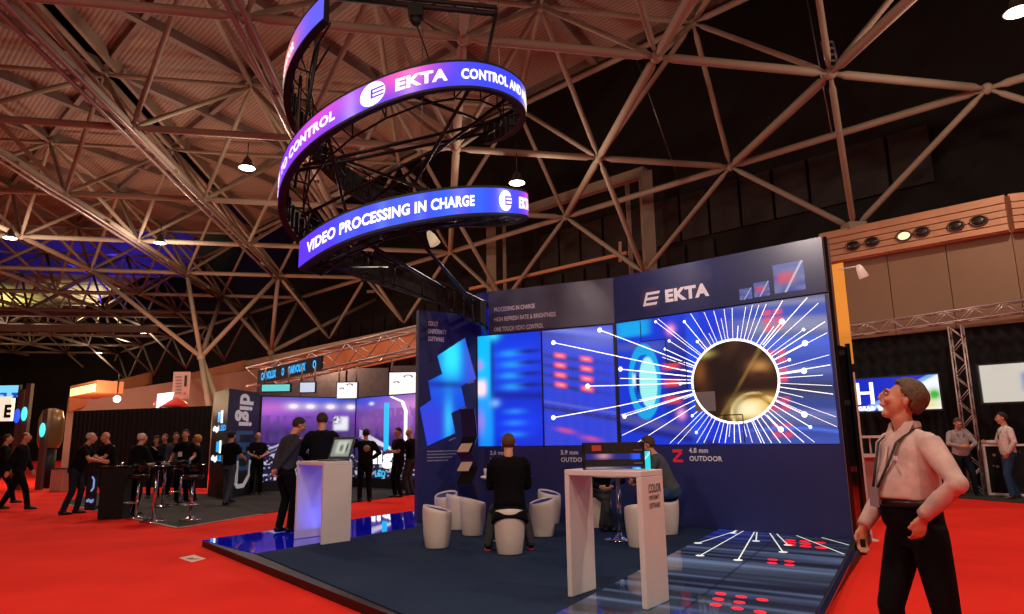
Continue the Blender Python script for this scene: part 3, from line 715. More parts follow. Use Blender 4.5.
for k, tx in enumerate(['COLOR', 'UNIFORMITY', 'SOFTWARE']):
    mb = MB(); q = on_plane(428, 325.5 + 7.6 * k, ws(0, 1), V3(NS)); put_text(mb, tx, q + V3(NS) * .004, V3(DS), UP, .085, [.21, .38, .33][k], bold=.03); mb.build('panel_text', m_text, side)
for k in range(4):
    mb = MB(); q = on_plane(427, 452 + 3.1 * k, ws(0, 1), V3(NS)); put_text(mb, 'iiiiiiiiiiiiiiiiiiiiiiiiii', q + V3(NS) * .004, V3(DS), UP, .022, [.6, .58, .5, .42][k]); mb.build('small_print', m_text, side)
for px, py in ((468, 384), (460, 410), (449, 441)):
    mb = MB(); q = on_plane(px, py, ws(0, 1), V3(NS)); put_text(mb, 'iiiiii', q + V3(NS) * .004, V3(DS) * .93 + UP * .3, UP, .03, .14); mb.build('size_caption', m_text, side)

# angular brochure stand in the corner
bs = thing('brochure_stand', 'dark angular brochure stand with tilted shelves between side panel and display wall', 'stand', (-.82, 12.3, PZ))
mb = MB(); B0 = np.array([-.82, 12.3, PZ]); zz = [0, .35, .62, .9, 1.16, 1.42, 1.9]; xx_ = [0, .06, -.06, .06, -.06, .05, .0]
for k in range(6):
    a, b_ = B0 + [xx_[k] - .13, 0, zz[k]], B0 + [xx_[k + 1] - .13, 0, zz[k + 1]]
    mb.prism([a, a + [.26, -.05, 0], b_ + [.26, -.05, 0], b_], (0, .12, 0), 0 if k % 2 else 1)
mb.build('post', [mat('stand_blue', '0a1240', .3), m_blackg], bs)
for z in (.92, 1.24):
    mb = MB(); mb.prism([B0 + [-.17, -.12, z - .08], B0 + [.03, -.16, z - .08], B0 + [.11, .0, z + .10], B0 + [-.08, .04, z + .10]], (0, 0, .015)); mb.build('shelf', mat('brochure_cream', 'c8a890', .5), bs)
mb = MB(); mb.box(B0 + [0, .05, .01], (.36, .26, .02)); mb.build('base', m_black, bs)

# ---------------------------------------------------------------- hanging spiral sign
SC = np.array([-1.66, 10.5]); SR = 1.93
def sp(th, z, r=SR): t = math.radians(th); return np.array([SC[0] + r * math.sin(t), SC[1] - r * math.cos(t), z])
thB = np.array([-218, -196, -171, -141, -115, -90, -70, -42, -14, 6, 26, 46, 76, 100, 140], float); zB = np.array([3.46, 3.85, 4.14, 4.40, 4.62, 4.82, 5.02, 5.38, 5.72, 6.0, 6.24, 6.42, 6.58, 6.68, 6.82])
thA = np.array([-398, -373, -353, -334, -308, -284, -270, -225, -180, -150, -133, -112, -90, -58, -33, 0], float); zA = np.array([3.74, 4.05, 4.2, 4.38, 4.58, 4.78, 4.92, 5.2, 5.5, 5.75, 5.95, 6.35, 6.6, 6.93, 7.28, 7.7])
def smooth_prof(th, z):
    x = np.linspace(th[0], th[-1], 400); y = np.interp(x, th, z); k = np.ones(31) / 31; yp = np.pad(y, 15, mode='reflect', reflect_type='odd'); y = np.convolve(yp, k, 'valid'); return lambda t: float(np.interp(t, x, y))
fB, fA = smooth_prof(thB, zB), smooth_prof(thA, zA)
LH = .43
sign = thing('spiral_sign', 'large hanging spiral ribbon sign glowing blue and purple over the stand', 'hanging sign', (SC[0], SC[1], 5))
def ribbon(f, t0, t1, painter, nm):
    n = int(abs(t1 - t0) / 1.0); ts = np.linspace(t0, t1, n + 1); ny = 8; mb = MB(); vs = []
    for t in ts:
        for k in range(ny + 1): vs.append(sp(t, f(t) + .035 + (LH - .07) * k / ny, SR + .012))
    mb.add(vs, [(i * (ny + 1) + k, (i + 1) * (ny + 1) + k, (i + 1) * (ny + 1) + k + 1, i * (ny + 1) + k + 1) for i in range(n) for k in range(ny)], None, True)
    tt = np.repeat(ts, ny + 1); mb.build(nm + '_display', led_mat('ribbon_glow', 1.4, .3), sign, painter(tt, np.tile(np.linspace(0, 1, ny + 1), n + 1)))
    # cabinet: closed black box section behind the picture
    mb = MB(); vs = []
    for t in ts:
        z = f(t); vs += [sp(t, z, SR + .01), sp(t, z + LH, SR + .01), sp(t, z + LH, SR - .10), sp(t, z, SR - .10)]
    fs = [(4 * i + k, 4 * i + (k + 1) % 4, 4 * i + 4 + (k + 1) % 4, 4 * i + 4 + k) for i in range(n) for k in range(4)] + [(0, 1, 2, 3), (4 * n + 3, 4 * n + 2, 4 * n + 1, 4 * n)]
    mb.add(vs, fs, None, False)
    for k in range(0, n, 6):
        mb.bar(sp(ts[k], f(ts[k]) + .02, SR - .11), sp(ts[k], f(ts[k]) + LH - .02, SR - .11), .03, .03)
    mb.build(nm + '_cabinet', m_black, sign)
    # inner truss of the ribbon
    mb = MB(); st_ = 7; ks = list(range(0, n + 1, 18))
    for a, b_ in zip(ks[:-1], ks[1:]):
        ta, tb = ts[a], ts[b_]; i0_, i1_ = sp(ta, f(ta), SR - .36), sp(tb, f(tb), SR - .36); j0_, j1_ = sp(ta, f(ta) + LH - .05, SR - .36), sp(tb, f(tb) + LH - .05, SR - .36)
        mb.tube(i0_, i1_, .016, 6); mb.tube(j0_, j1_, .016, 6); mb.tube(i0_, j0_, .012, 5); mb.tube(i0_, sp(ta, f(ta) + .03, SR - .1), .014, 5); mb.tube(j0_, sp(tb, f(tb) + LH - .05, SR - .1), .014, 5)
    mb.build(nm + '_truss', mat('truss_black', '121216', .45, .3), sign)
def gradB(T, V):
    C = np.tile(np.array(lin('2c38d8')), (len(T), 1)); C = mixc(C, '7a2fd8', np.clip(blob(T, V * 0, -62, 0, 40, 1) * .9, 0, 1)); C = mixc(C, 'd048c8', blob(T, V, -30, .9, 16, .8) * .9); C = mixc(C, 'e050a8', np.clip(blob(T, V, 8, .9, 15, .7), 0, 1)); C = mixc(C, '3a44e0', blob(T, V * 0, 40, 0, 18, 1) * .7); C = mixc(C, 'f0d060', blob(T, V, 88, .3, 10, .9) * .9); C = mixc(C, '2020a8', blob(T, V * 0, -100, 0, 15, 1) * .8)
    return C
def gradA(T, V):
    C = np.tile(np.array(lin('2838e0')), (len(T), 1)); C = mixc(C, '5a30e8', np.clip(blob(T, V * 0, -398, 0, 25, 1), 0, 1)); C = mixc(C, '2a68e8', np.clip(.7 * vnoise((T + 500) * .35, V * .3, 3), 0, 1) * blob(T, V * 0, -340, 0, 40, 1, 4)); C = mixc(C, 'd048b8', blob(T, V, -276, .8, 12, .8)); C = mixc(C, 'e8703c', np.clip(blob(T, V, -58, .6, 20, .9), 0, 1)); C = mixc(C, '50c060', blob(T, V, -78, .3, 12, .8) * .9); C = mixc(C, '5a58e8', blob(T, V * 0, -30, 0, 18, 1))
    return C
ribbon(fB, -218, 140, gradB, 'upper_ribbon'); ribbon(fA, -398, -29, gradA, 'lower_ribbon')
def ring_text(mb, txt, f, tc_, h, zoff, width=None, bold=.035):
    """text wrapped around the ribbon, centred on angle tc_"""
    k = math.degrees(1 / SR); v, _ = text_mesh(txt, bold); L = width or v[:, 0].max() * h
    put_text(mb, txt, None, None, None, h, L, fmap=lambda x, y: sp(tc_ + (x - L / 2) * k, f(tc_ + (x - L / 2) * k) + zoff + y, SR + .02), bold=bold)
def ring_disc(mb, f, tc_, r_, zc, mi=0, off=.018):
    n = 28; k = math.degrees(1 / SR)
    mb.poly([sp(tc_ + r_ * math.cos(2 * math.pi * q / n) * k, f(tc_ + r_ * math.cos(2 * math.pi * q / n) * k) + zc + r_ * math.sin(2 * math.pi * q / n), SR + off) for q in range(n)], mi)
def ring_mark(mb, f, tc_, r_):
    ring_disc(mb, f, tc_, r_, LH / 2); k = math.degrees(1 / SR)
    for b_ in (-.055, 0, .055):
        a0, a1 = tc_ - r_ * .15 * k, tc_ + r_ * .9 * k; z = LH / 2 + b_
        mb.poly([sp(a0, f(a0) + z - .013, SR + .024), sp(a1, f(a1) + z - .013, SR + .024), sp(a1, f(a1) + z + .013, SR + .024), sp(a0, f(a0) + z + .013, SR + .024)], 1)
    a0 = tc_ - r_ * .15 * k; a1 = a0 + .03 * k
    mb.poly([sp(a0, f(a0) + LH / 2 - .068, SR + .025), sp(a1, f(a1) + LH / 2 - .068, SR + .025), sp(a1, f(a1) + LH / 2 + .068, SR + .025), sp(a0, f(a0) + LH / 2 + .068, SR + .025)], 1)
mk = mat('mark_blue_glow', '5a3ad0', .4, emit=.9)
def ang(px, zf=6.1):   # angle on the near half of the ring for an image column
    return min(range(-90, 91), key=lambda t: abs(project(sp(t, zf))[0] - px))
mb = MB(); ring_mark(mb, fB, ang(374), .17); mb.build('upper_mark', [m_glow, mk], sign); mb = MB()
a0, a1 = ang(396), ang(446); ring_text(mb, 'EKTA', fB, (a0 + a1) / 2, .17, .13, math.radians(a1 - a0) * SR, .04); mb.build('upper_name', m_glow, sign)
mb = MB(); ring_text(mb, 'CONTROL AND MULTIVIEW', fB, ang(461) + 36, .15, .14, math.radians(72) * SR); mb.build('upper_lettering', m_glow, sign)
mb = MB(); ring_text(mb, 'BEAUTY TO CONTROL', fB, ang(335, 5.6) - 31, .14, .14, math.radians(62) * SR); mb.build('upper_lettering', m_glow, sign)
mb = MB(); a0, a1 = ang(309, 4.2) , ang(474, 4.6)
ring_text(mb, 'VIDEO PROCESSING IN CHARGE', fA, (a0 + a1) / 2 - 360, .15, .14, math.radians(a1 - a0) * SR); mb.build('lower_lettering', m_glow, sign)
mb = MB(); ring_mark(mb, fA, ang(504.5, 4.9) - 360, .155); mb.build('lower_mark', [m_glow, mk], sign)
mb = MB(); ring_text(mb, 'EKTA', fA, ang(504.5, 4.9) - 360 + 21, .17, .13, .62, .04); mb.build('lower_name', m_glow, sign)
mb = MB(); ring_text(mb, 'SIMULATOR', fA, -62, .14, .14, .8); mb.build('lower_lettering', m_glow, sign)
# straight black spokes and braces across the ring
mtr = mat('spoke_black', '141418', .45, .3)
def spoke(p, q, r=.028): mb = MB(); mb.tube(p, q, r, 6); mb.build('spoke', mtr, sign)
def sb(t): return sp(t, fB(t) + .02, SR - .2)
def sa(t): return sp(t, fA(t) + .02, SR - .2)
for a, b_ in ((70, -120), (130, -60), (40, -150), (10, 130), (-30, -140), (90, -95), (-50, 120)): spoke(sb(a) + [0, 0, .1], sb(b_) + [0, 0, .25 if b_ > -100 else .35])
for a, b_ in ((-395, -180), (-360, -215), (-330, -150), (-300, -110), (-345, -250)): spoke(sa(a), sa(b_))
for a, b_ in ((-60, -75), (-100, -20), (-40, -90)): spoke(sa(a), sb(b_ + 10) + [0, 0, LH])
for a, b_ in ((-370, -195), (-350, -215), (-395, -160)): spoke(sa(a), sb(b_) + [0, 0, .3])
# tail into the wall
e0 = sb(-214); spoke(e0 + [0, 0, .35], wl(-.05, 4.0, .05), .04); spoke(e0, wl(-.05, 3.55, .05), .04); spoke(e0 + [0, 0, .35], wl(-.05, 3.55, .05), .02)
mb = MB(); pe = wl(-.10, 3.42, .06); mb.prism([pe, pe + V3(DL) * .06, sp(-217, 3.45, SR), sp(-217, 3.45, SR) - [.06, 0, 0]], (0, 0, .42)); mb.build('tail_box', m_black, sign)
# flying bar with hoist and drop lines
hb = thing('rigging_bar', 'black rigging bar with chain hoist above the spiral sign', 'rigging', at_y(420, 8, 10.4))
b0, b1 = at_y(335, -2, 10.6), at_y(496, 14, 10.2)
mb = MB(); mb.tube(b0, b1, .05, 8); mb.tube(b0 + [0, 0, .12], b1 + [0, 0, .12], .04, 8)
for k in np.linspace(0, 1, 9): mb.tube(b0 + (b1 - b0) * k, b0 + (b1 - b0) * k + [0, 0, .12], .03, 5)
mb.build('bar', m_black, hb)
q = at_y(416, 12, 10.4); mb = MB(); mb.box(q, (.24, .18, .22)); mb.ball(q - [0, 0, .16], .1, 10); mb.tube(q - [0, 0, .2], sb(20) + [0, 0, LH], .012, 6); mb.tube(q, q + [0, 0, 3.0], .012, 6); mb.build('hoist', m_black, hb)
mb = MB(); mb.tube(b1, at_y(486, 62, 9.6), .028, 6); mb.build('drop', m_black, hb)
for k, (a, f) in enumerate(((-60, fB), (120, fB), (-95, fA), (-180, fA))):
    p = sp(a, f(a) + LH, SR - .2); mb = MB(); mb.tube(p, [p[0], p[1], ZN + .2], .008, 5); mb.build('wire', m_grey, hb)

# ---------------------------------------------------------------- counters
def arch(name, label, P0, d1, d2, L, D, H, t=.05):
    t_ = thing(name, label, 'counter', P3(P0, PZ)); d1, d2 = V3(d1), V3(d2); o_ = P3(P0, PZ)
    for s_ in (0, L - t):
        mb = MB(); a = o_ + d1 * s_; mb.prism([a, a + d1 * t, a + d1 * t + d2 * D, a + d2 * D], (0, 0, H - t)); o = mb.build('side_leg', m_white, t_)
        bv = o.modifiers.new('bevel', 'BEVEL'); bv.width = .006; bv.segments = 2
    mb = MB(); a = o_ + UP * (H - t); mb.prism([a, a + d1 * L, a + d1 * L + d2 * D, a + d2 * D], (0, 0, t)); o = mb.build('top', m_white, t_)
    bv = o.modifiers.new('bevel', 'BEVEL'); bv.width = .006; bv.segments = 2
    return t_
r1, r2, l1 = np.array([1.05, 5.99]), np.array([1.30, 6.31]), np.array([.455, 6.50])
kd = (r1 - l1) / np.linalg.norm(r1 - l1); ke = (r2 - r1) / np.linalg.norm(r2 - r1)
KR = arch('arch_counter', 'white arch-shaped counter with dark COLOR lettering, carrying the black display module', l1, kd, ke, np.linalg.norm(r1 - l1) + .02, np.linalg.norm(r2 - r1), 1.1)
mb = MB(); nk = np.array([kd[0], kd[1], 0]); oo = P3(r1, 0) + nk * .024
for k, (tx, wd, z, h) in enumerate((('COLOR', .23, 1.015, .075), ('UNIFORMITY', .2, .955, .038), ('SOFTWARE', .2, .885, .045))):
    put_text(mb, tx, oo + V3(ke) * .12 + UP * z, V3(ke), UP, h, wd, bold=.012)
mb.build('lettering', mat('dark_lettering', '3a2028', .5), KR)
l0, lm, lr = np.array([-3.22, 10.44]), np.array([-2.64, 9.8]), np.array([-2.36, 10.12]); kd2 = (lm - l0) / np.linalg.norm(lm - l0); ke2 = (lr - lm) / np.linalg.norm(lr - lm)
KL = arch('arch_counter', 'white arch-shaped counter with blue-lit inside and a laptop on top', l0, kd2, ke2, np.linalg.norm(lm - l0), .47, 1.1)
# blue light strip inside the left counter
mb = MB(); c_ = P3(l0 + kd2 * .45 + ke2 * .38, PZ + .02); mb.box(c_, (.5, .03, .03), (V3(kd2), V3(ke2), UP)); mb.build('light_strip', mat('strip_blue_glow', '3a48ff', .4, emit=1.2), KL)
l = bpy.data.lights.new('strip_light', 'AREA'); l.energy = 5; l.color = (.05, .08, 1); l.size = .5; l.size_y = .1; l.shape = 'RECTANGLE'
lo = bpy.data.objects.new('strip_light', l); COL.objects.link(lo); lo.location = tuple(c_ + [0, 0, .08]); lo.rotation_euler = (math.pi, 0, math.atan2(kd2[1], kd2[0]))
# laptop
def laptop(c, yaw, label, scr):
    t = thing('laptop', label, 'laptop', c); ax = (np.array([math.cos(yaw), math.sin(yaw), 0]), np.array([-math.sin(yaw), math.cos(yaw), 0]), UP); c = np.array(c, float)
    mb = MB(); mb.box(c + [0, 0, .012], (.36, .25, .018), ax); mb.build('keyboard_base', m_grey, t)
    tilt = math.radians(20); u = UP * math.cos(tilt) + ax[1] * math.sin(tilt); n_ = np.cross(ax[0], u)
    cc = c + ax[1] * .125 + UP * .02 + u * .17; mb = MB(); mb.box(cc, (.44, .012, .34), (ax[0], n_, u)); lid = mb.build('screen_lid', m_grey, t)
    mb = MB(); U, V = grid_led(mb, cc - ax[0] * .185 - u * .13 + n_ * .0075 * (-1 if n_[1] > 0 else 1), ax[0], u, .37, .26, 24, 16); C = scr(U, V); mb.build('screen', led_mat('display_glow', 1.05, .3), lid, C)
    return t
def lscr(U, V):
    C = np.tile(np.array(lin('8f9a8e')), (len(U), 1)); C = mixc(C, 'd8dccc', blob(U, V, .55, .55, .35, .4, 6)); C = mixc(C, '6a7a50', blob(U, V, .5, .5, .1, .2, 4)); C = mixc(C, '3a3c3c', blob(U, V, .8, .5, .06, .3, 4)); return C * .8
laptop((-2.66, 10.30, PZ + 1.1), -.55, 'open silver laptop on the left white counter', lscr)

# display module on the front counter
dm = thing('display_module', 'black-framed two-tier display module standing on the front white counter', 'display module', (.95, 6.4, PZ + 1.1))
kc = P3((l1 + r1) / 2 + ke * .24, PZ + 1.1); k1, k2 = V3(kd) , V3(ke)
# the module faces the viewer squarely
fx = np.array([.996, -.09, 0]); fy = np.array([.09, .996, 0]); w0 = .56; c0 = kc + np.array([.0, 0, 0])
for z, h, nm in ((.19, .10, 'upper_bar'), (.055, .06, 'lower_bar')):
    mb = MB(); mb.box(c0 + UP * z, (w0, .14, h), (fx, fy, UP)); mb.build(nm, m_black, dm)
mb = MB(); mb.box(c0 + UP * .19 - fx * .15 - fy * .072, (.085, .006, .05), (fx, fy, UP)); mb.build('red_label', mat('red_label', 'b8483c', .5), dm)
for s_ in (-1, 1):
    mb = MB(); mb.box(c0 + fx * s_ * (w0 / 2 - .015) + UP * .12, (.03, .14, .23), (fx, fy, UP)); mb.build('side_frame', m_black, dm)
mb = MB(); U, V = grid_led(mb, c0 - fx * (w0 / 2 - .03) + fy * .03 + UP * .01, fx, UP, w0 - .06, .135, 60, 14); C = np.tile(np.array(lin('232c78')), (len(U), 1)); C = mixc(C, 'c88a90', blob(U, V, .33, .8, .12, .2)); C = mixc(C, '2a58f0', blob(U, V, .93, .5, .1, .9, 4)); C = mixc(C, 'a09088', blob(U, V, .3, .1, .3, .25) * .8)
mb.build('display', led_mat('display_glow', 1.05, .3), dm, C)
mb = MB(); mb.box(c0 + fx * .22 + UP * .17 - fy * .072, (.08, .006, .012), (fx, fy, UP)); mb.box(c0 + fx * .22 + UP * .055 - fy * .072, (.08, .006, .01), (fx, fy, UP)); mb.build('vent', m_grey, dm)

# round table with chrome column, monitor and the things on it
tb = thing('round_table', 'round white table on a chrome column behind the front counter', 'table', (1.43, 9.85, PZ))
mb = MB(); mb.lathe([(.01, .84), (.34, .84), (.36, .855), (.35, .875), (.01, .875)], (1.43, 9.85, PZ), 32); mb.build('tabletop', m_white, tb)
mb = MB(); mb.lathe([(.03, .02), (.03, .84)], (1.43, 9.85, PZ), 16); mb.build('column', m_chrome, tb)
mb = MB(); mb.lathe([(.22, 0), (.22, .015), (.12, .03), (.04, .06), (.03, .1)], (1.43, 9.85, PZ), 28); mb.build('foot_plate', m_chrome, tb)
mo = thing('tablet_screen', 'small bright cyan screen on the round table in front of the grey-jumper man', 'screen', (1.72, 9.8, PZ + .875))
mb = MB(); c_ = np.array([1.74, 9.68, PZ + .875 + .17]); mb.box(c_, (.27, .02, .30), (np.array([.97, -.24, 0]), np.array([.24, .97, 0]), UP)); mb.build('housing', m_black, mo)
mb = MB(); ax_ = np.array([.97, -.24, 0]); U, V = grid_led(mb, c_ - ax_ * .122 - UP * .13 - np.array([.24, .97, 0]) * .012, ax_, UP, .245, .27, 12, 12); C = np.tile(np.array(lin('20d8e8')), (len(U), 1)); C = mixc(C, 'e8ffff', np.clip(1 - np.abs(V - U * 1.1 + .15) / .08, 0, 1)); mb.build('screen', led_mat('display_glow', 1.05, .3), mo, C)
mb = MB(); mb.box(c_ - UP * .163, (.14, .1, .014)); mb.build('foot', m_black, mo)
# second table in front of the man in black, mostly hidden, with cup and paper
tb2 = thing('round_table', 'white round table mostly hidden behind the man in the black jacket', 'table', (-.12, 9.9, PZ))
mb = MB(); mb.lathe([(.01, .84), (.34, .84), (.36, .855), (.35, .875), (.01, .875)], (-.12, 9.9, PZ), 32); mb.build('tabletop', m_white, tb2)
mb = MB(); mb.lathe([(.03, .02), (.03, .84)], (-.12, 9.9, PZ), 16); mb.build('column', m_chrome, tb2)
mb = MB(); mb.lathe([(.2, 0), (.2, .015), (.1, .03), (.03, .07)], (-.12, 9.9, PZ), 28); mb.build('foot_plate', m_chrome, tb2)
cp = thing('paper_cup', 'small white cup on the table left of the man in black', 'cup', (-.40, 9.88, PZ + .875))
mb = MB(); mb.lathe([(.025, 0), (.036, .09), (.04, .1), (.036, .1), (.024, .01)], (-.40, 9.88, PZ + .875), 20); mb.build('cup_body', m_white, cp)

# ---------------------------------------------------------------- tub stools
mst = mat('stool_shell', 'e0cfc6', .45, noise=.04, nscale=3); mcu = mat('stool_cushion', '34367a', .7, noise=.1, nscale=10)
def make_stool(label):
    t = thing('tub_stool', label, 'stool', (0, 0, 0), 'white tub stools on the stand')
    def slant(x, y, z): return (x, y, z + (.42 * x * max(0, z - .3) / .2 if z > .3 else 0) * .62)
    mb = MB(); mb.lathe([(.150, 0), (.155, .012), (.178, .18), (.192, .36), (.192, .44), (.186, .492), (.178, .498), (.170, .49), (.168, .46), (.155, .455)], (0, 0, 0), 36, None, slant); mb.build('shell', mst, t)
    mb = MB(); mb.lathe([(.165, .44), (.167, .468), (.158, .480), (.1, .486), (.01, .488)], (0, 0, 0), 36, None, slant); mb.build('cushion', mcu, t)
    return t
stools = [(437, 551.7, 180, 'white tub stool nearest the left, standing alone in front of the side panel'), (446, 529, 60, 'white tub stool half hidden behind the leftmost one'),
          (458, 533, 200, 'white tub stool in the middle of the left cluster, third from the left'), (473, 539, 190, 'white tub stool just left of the man in the black jacket'),
          (510, 558, 270, 'white tub stool under the man in the black jacket'), (543, 540, 20, 'white tub stool just right of the man in the black jacket'),
          (550, 527, 150, 'white tub stool furthest back, behind the one right of the man in black'), (667, 538, 90, 'white tub stool under the man in the grey jumper'),
          (641, 551, 270, 'white tub stool half hidden behind the lettered leg of the front counter'), (600, 531, 30, 'white tub stool in shade under the seated person behind the round table')]
s0 = None; SPOS = []
for k, (px, py, yaw, lb) in enumerate(stools):
    p = at_z(px, py - 3, PZ); p[2] = PZ; p[:2] += p[:2] / np.linalg.norm(p[:2]) * .12
    if s0 is None: s0 = make_stool(lb); o = s0
    else: o = copy_thing(s0); o['label'] = lb
    o.location = tuple(p); o.rotation_euler = (0, 0, math.radians(yaw)); SPOS.append(p)

# ================================================================== PEOPLE
SKIN = mat('skin', 'c98a6c', .55, noise=.06, nscale=12)
def cloth(name, col, r=.9): return mat('cloth_' + name, col, r, noise=.15, nscale=14, bump=.15, spec=.15)
C_BLACK = cloth('black', '09090b'); C_SUIT = cloth('dark_suit', '0c0c10'); C_JEANS = cloth('jeans', '1c2230'); C_GREY = cloth('grey', '3c3e42'); C_BLUEJ = cloth('bluejeans', '2f4568')
def remeshed(mb, name, mt, parent, vox, smooth=4, fac=.5):
    """one continuous closed surface out of the overlapping shapes in mb"""
    me = bpy.data.meshes.new('tmp'); me.from_pydata([list(v) for v in mb.v], [], mb.f); ob = bpy.data.objects.new('tmp', me); COL.objects.link(ob)
    r = ob.modifiers.new('r', 'REMESH'); r.mode = 'VOXEL'; r.voxel_size = vox; r.use_smooth_shade = True
    s_ = ob.modifiers.new('s', 'SMOOTH'); s_.factor = fac; s_.iterations = smooth
    bpy.context.view_layer.update(); dg = bpy.context.evaluated_depsgraph_get(); new = bpy.data.meshes.new_from_object(ob.evaluated_get(dg)); bpy.data.objects.remove(ob)
    new.name = name
    for mm in (mt if isinstance(mt, (list, tuple)) else [mt]): new.materials.append(mm)
    o = bpy.data.objects.new(name, new); COL.objects.link(o); o.parent = parent; return o
def rotx(v, a): c, s_ = math.cos(a), math.sin(a); return np.array([v[0], v[1] * c + v[2] * s_, -v[1] * s_ + v[2] * c])   # a>0 leans forward (+y)
def ik(a, b_, l1, l2, pole):
    d = b_ - a; L = np.linalg.norm(d); L2 = min(L, (l1 + l2) * .995); d = d / (L + 1e-9)
    x = (l1 * l1 - l2 * l2 + L2 * L2) / (2 * L2); h = math.sqrt(max(0, l1 * l1 - x * x)); p = np.array(pole, float); p = p - d * (p @ d); p /= np.linalg.norm(p) + 1e-9
    return a + d * x + p * h, a + d * L2
def person(label, feet, yaw, H=1.78, top='long', topmat=None, legmat=None, hair='b', haircol='2a1c14', lean=0.0, hands=None, poles=None, head=(0, 0), feetl=None, sit=None, belly=0.0, vox=.013, skin=None, extra=None, jacket_len=.86, group=None, shoe='0c0b0b', wide=1.0, name='person', shoesole=None, handdir=None, hs=1.07, waist=1.01):
    """hands: ((x,y,z),(x,y,z)) left then right, in the person's own frame (x to their right, y ahead). head=(turn, tilt up) degrees"""
    S = H / 1.78; root = thing(name, label, 'person', (feet[0], feet[1], feet[2]), group); skin = skin or SKIN
    topmat = topmat or C_BLACK; legmat = legmat or C_BLACK
    ph = sit if sit else .94 * S; P0 = np.array([0, 0, ph]); 
    def up(x, y, z):  # upper body point given in standing coordinates (relative to z=.94)
        return P0 + rotx(np.array([x, y, z - .94]) * S, lean)
    hips = [P0 + np.array([sx * .092 * S, 0, -.02]) for sx in (-1, 1)]
    fl = feetl or ((-.12, .02), (.12, .0)); ank = [np.array([f_[0], f_[1] - .0, (f_[2] if len(f_) > 2 else 0) + .085 * S]) for f_ in fl]
    kn = []
    for k in range(2):
        kp = (0, 1, .0) if not sit else (0, 1, .6)
        kk, aa = ik(hips[k], ank[k], .43 * S, .43 * S, kp); kn.append(kk); ank[k] = aa if not sit else ank[k]
    sh = [up(sx * .172 * wide, -.01, 1.415) for sx in (-1, 1)]
    hands = hands or ((-.25, .08, .80), (.25, .08, .80)); poles = poles or ((-.5, -1, -.2), (.5, -1, -.2)); el, wr_ = [], []
    for k in range(2):
        e_, w_ = ik(sh[k], np.array(hands[k], float) * S if not sit else np.array(hands[k], float), .29 * S, .265 * S, poles[k]); el.append(e_); wr_.append(w_)
    neck0, neck1 = up(0, -.015, 1.46), up(0, .012, 1.56)
    ht, hp = math.radians(head[0]), math.radians(head[1])
    hy = np.array([math.sin(ht) * math.cos(hp), math.cos(ht) * math.cos(hp), math.sin(hp)]); hx = np.array([math.cos(ht), -math.sin(ht), 0]); hz = np.cross(hx, hy)
    HS_ = hs; hc = neck1 + (hz * .088 + hy * .018) * S; HA = (hx, hy, hz)
    hp3 = lambda x, y, z: hc + (hx * x + hy * y + hz * z) * S * HS_
    # ---- torso sections: (z, half width, half depth, y offset)
    def torso(g, top_, low):
        secs = [(.70, .195, .150, -.085), (.77, .186, .145, -.060), (.84, .158, .112, -.01), (.92, .168, .122, -.012), (1.00, .160, .118 + belly * .6, belly * .25), (1.10, .156, .112 + belly, belly * .5), (1.20, .162, .116 + belly * .7, belly * .35), (1.30, .172, .120, .0), (1.38, .170, .112, -.005), (1.44, .128, .088, -.01), (1.475, .078, .066, -.012)]
        secs = [q for q in secs if low <= q[0] <= top_]
        return [up(0, q[3], q[0]) for q in secs], [((q[1] * (wide if q[0] > 1.1 else (1 + wide) / 2) + g) * S, (q[2] + g) * S) for q in secs]
    side_ = (1, 0, 0)
    def limbs(mb, g, which, rr_, frac=1.0):
        pass
    # ---- body: head, neck, trunk, arms, hands and legs as one continuous surface
    mb = MB(); p, r_ = torso(-.012, 1.48, .84); mb.loft(p, r_, 20, side=side_)
    mb.loft([neck0 - (neck1 - neck0) * .3, neck0, neck1, hp3(0, -.01, -.03)], [.068 * S, .060 * S, .056 * S, .052 * S], 14)
    mb.ball(hp3(0, -.012, .035), (.076 * S, .094 * S, .088 * S), 20, None, HA)          # skull
    mb.ball(hp3(0, .018, -.012), (.064 * S, .072 * S, .092 * S), 18, None, HA)          # face
    mb.ball(hp3(0, .050, -.080), (.036 * S, .032 * S, .026 * S), 12, None, HA)          # chin
    mb.ball(hp3(0, .088, .036), (.050 * S, .014 * S, .012 * S), 10, None, HA)           # brow
    mb.loft([hp3(0, .088, .030), hp3(0, .103, .004), hp3(0, .107, -.012), hp3(0, .095, -.022)], [(.009 * S, .010 * S), (.011 * S, .012 * S), (.015 * S, .012 * S), (.012 * S, .008 * S)], 8, side=hx)  # nose
    mb.ball(hp3(0, .085, -.045), (.025 * S, .014 * S, .012 * S), 10, None, HA)          # lips
    for sx in (-1, 1):
        mb.ball(hp3(sx * .040, .070, -.012), (.022 * S, .022 * S, .022 * S), 8, None, HA)
        mb.ball(hp3(sx * .078, -.010, .002), (.011 * S, .019 * S, .033 * S), 10, None, HA)
    for k in range(2):
        sx = -1 if k == 0 else 1
        mb.loft([sh[k], sh[k] * .5 + el[k] * .5, el[k], el[k] * .6 + wr_[k] * .4, wr_[k]], [.052 * S, .047 * S, .039 * S, .041 * S, .027 * S], 12); mb.ball(sh[k], .054 * S, 10); mb.ball(el[k], .040 * S, 10)
        # hand: palm, four bent fingers, thumb
        d = wr_[k] - el[k]; d /= np.linalg.norm(d)
        if handdir and handdir[k] is not None: d = np.array(handdir[k], float); d /= np.linalg.norm(d)
        pn = np.array([-sx, 0.0, 0.0]); pn = pn - d * (pn @ d)
        if np.linalg.norm(pn) < .3: pn = np.array([0, 0, -1.0]) - d * d[2] * -1
        pn /= np.linalg.norm(pn); sd = np.cross(d, pn) * sx * -1; w0_ = wr_[k]
        fwd = sd if (sd @ np.array([0, 1, .3])) > 0 else -sd      # thumb side points ahead
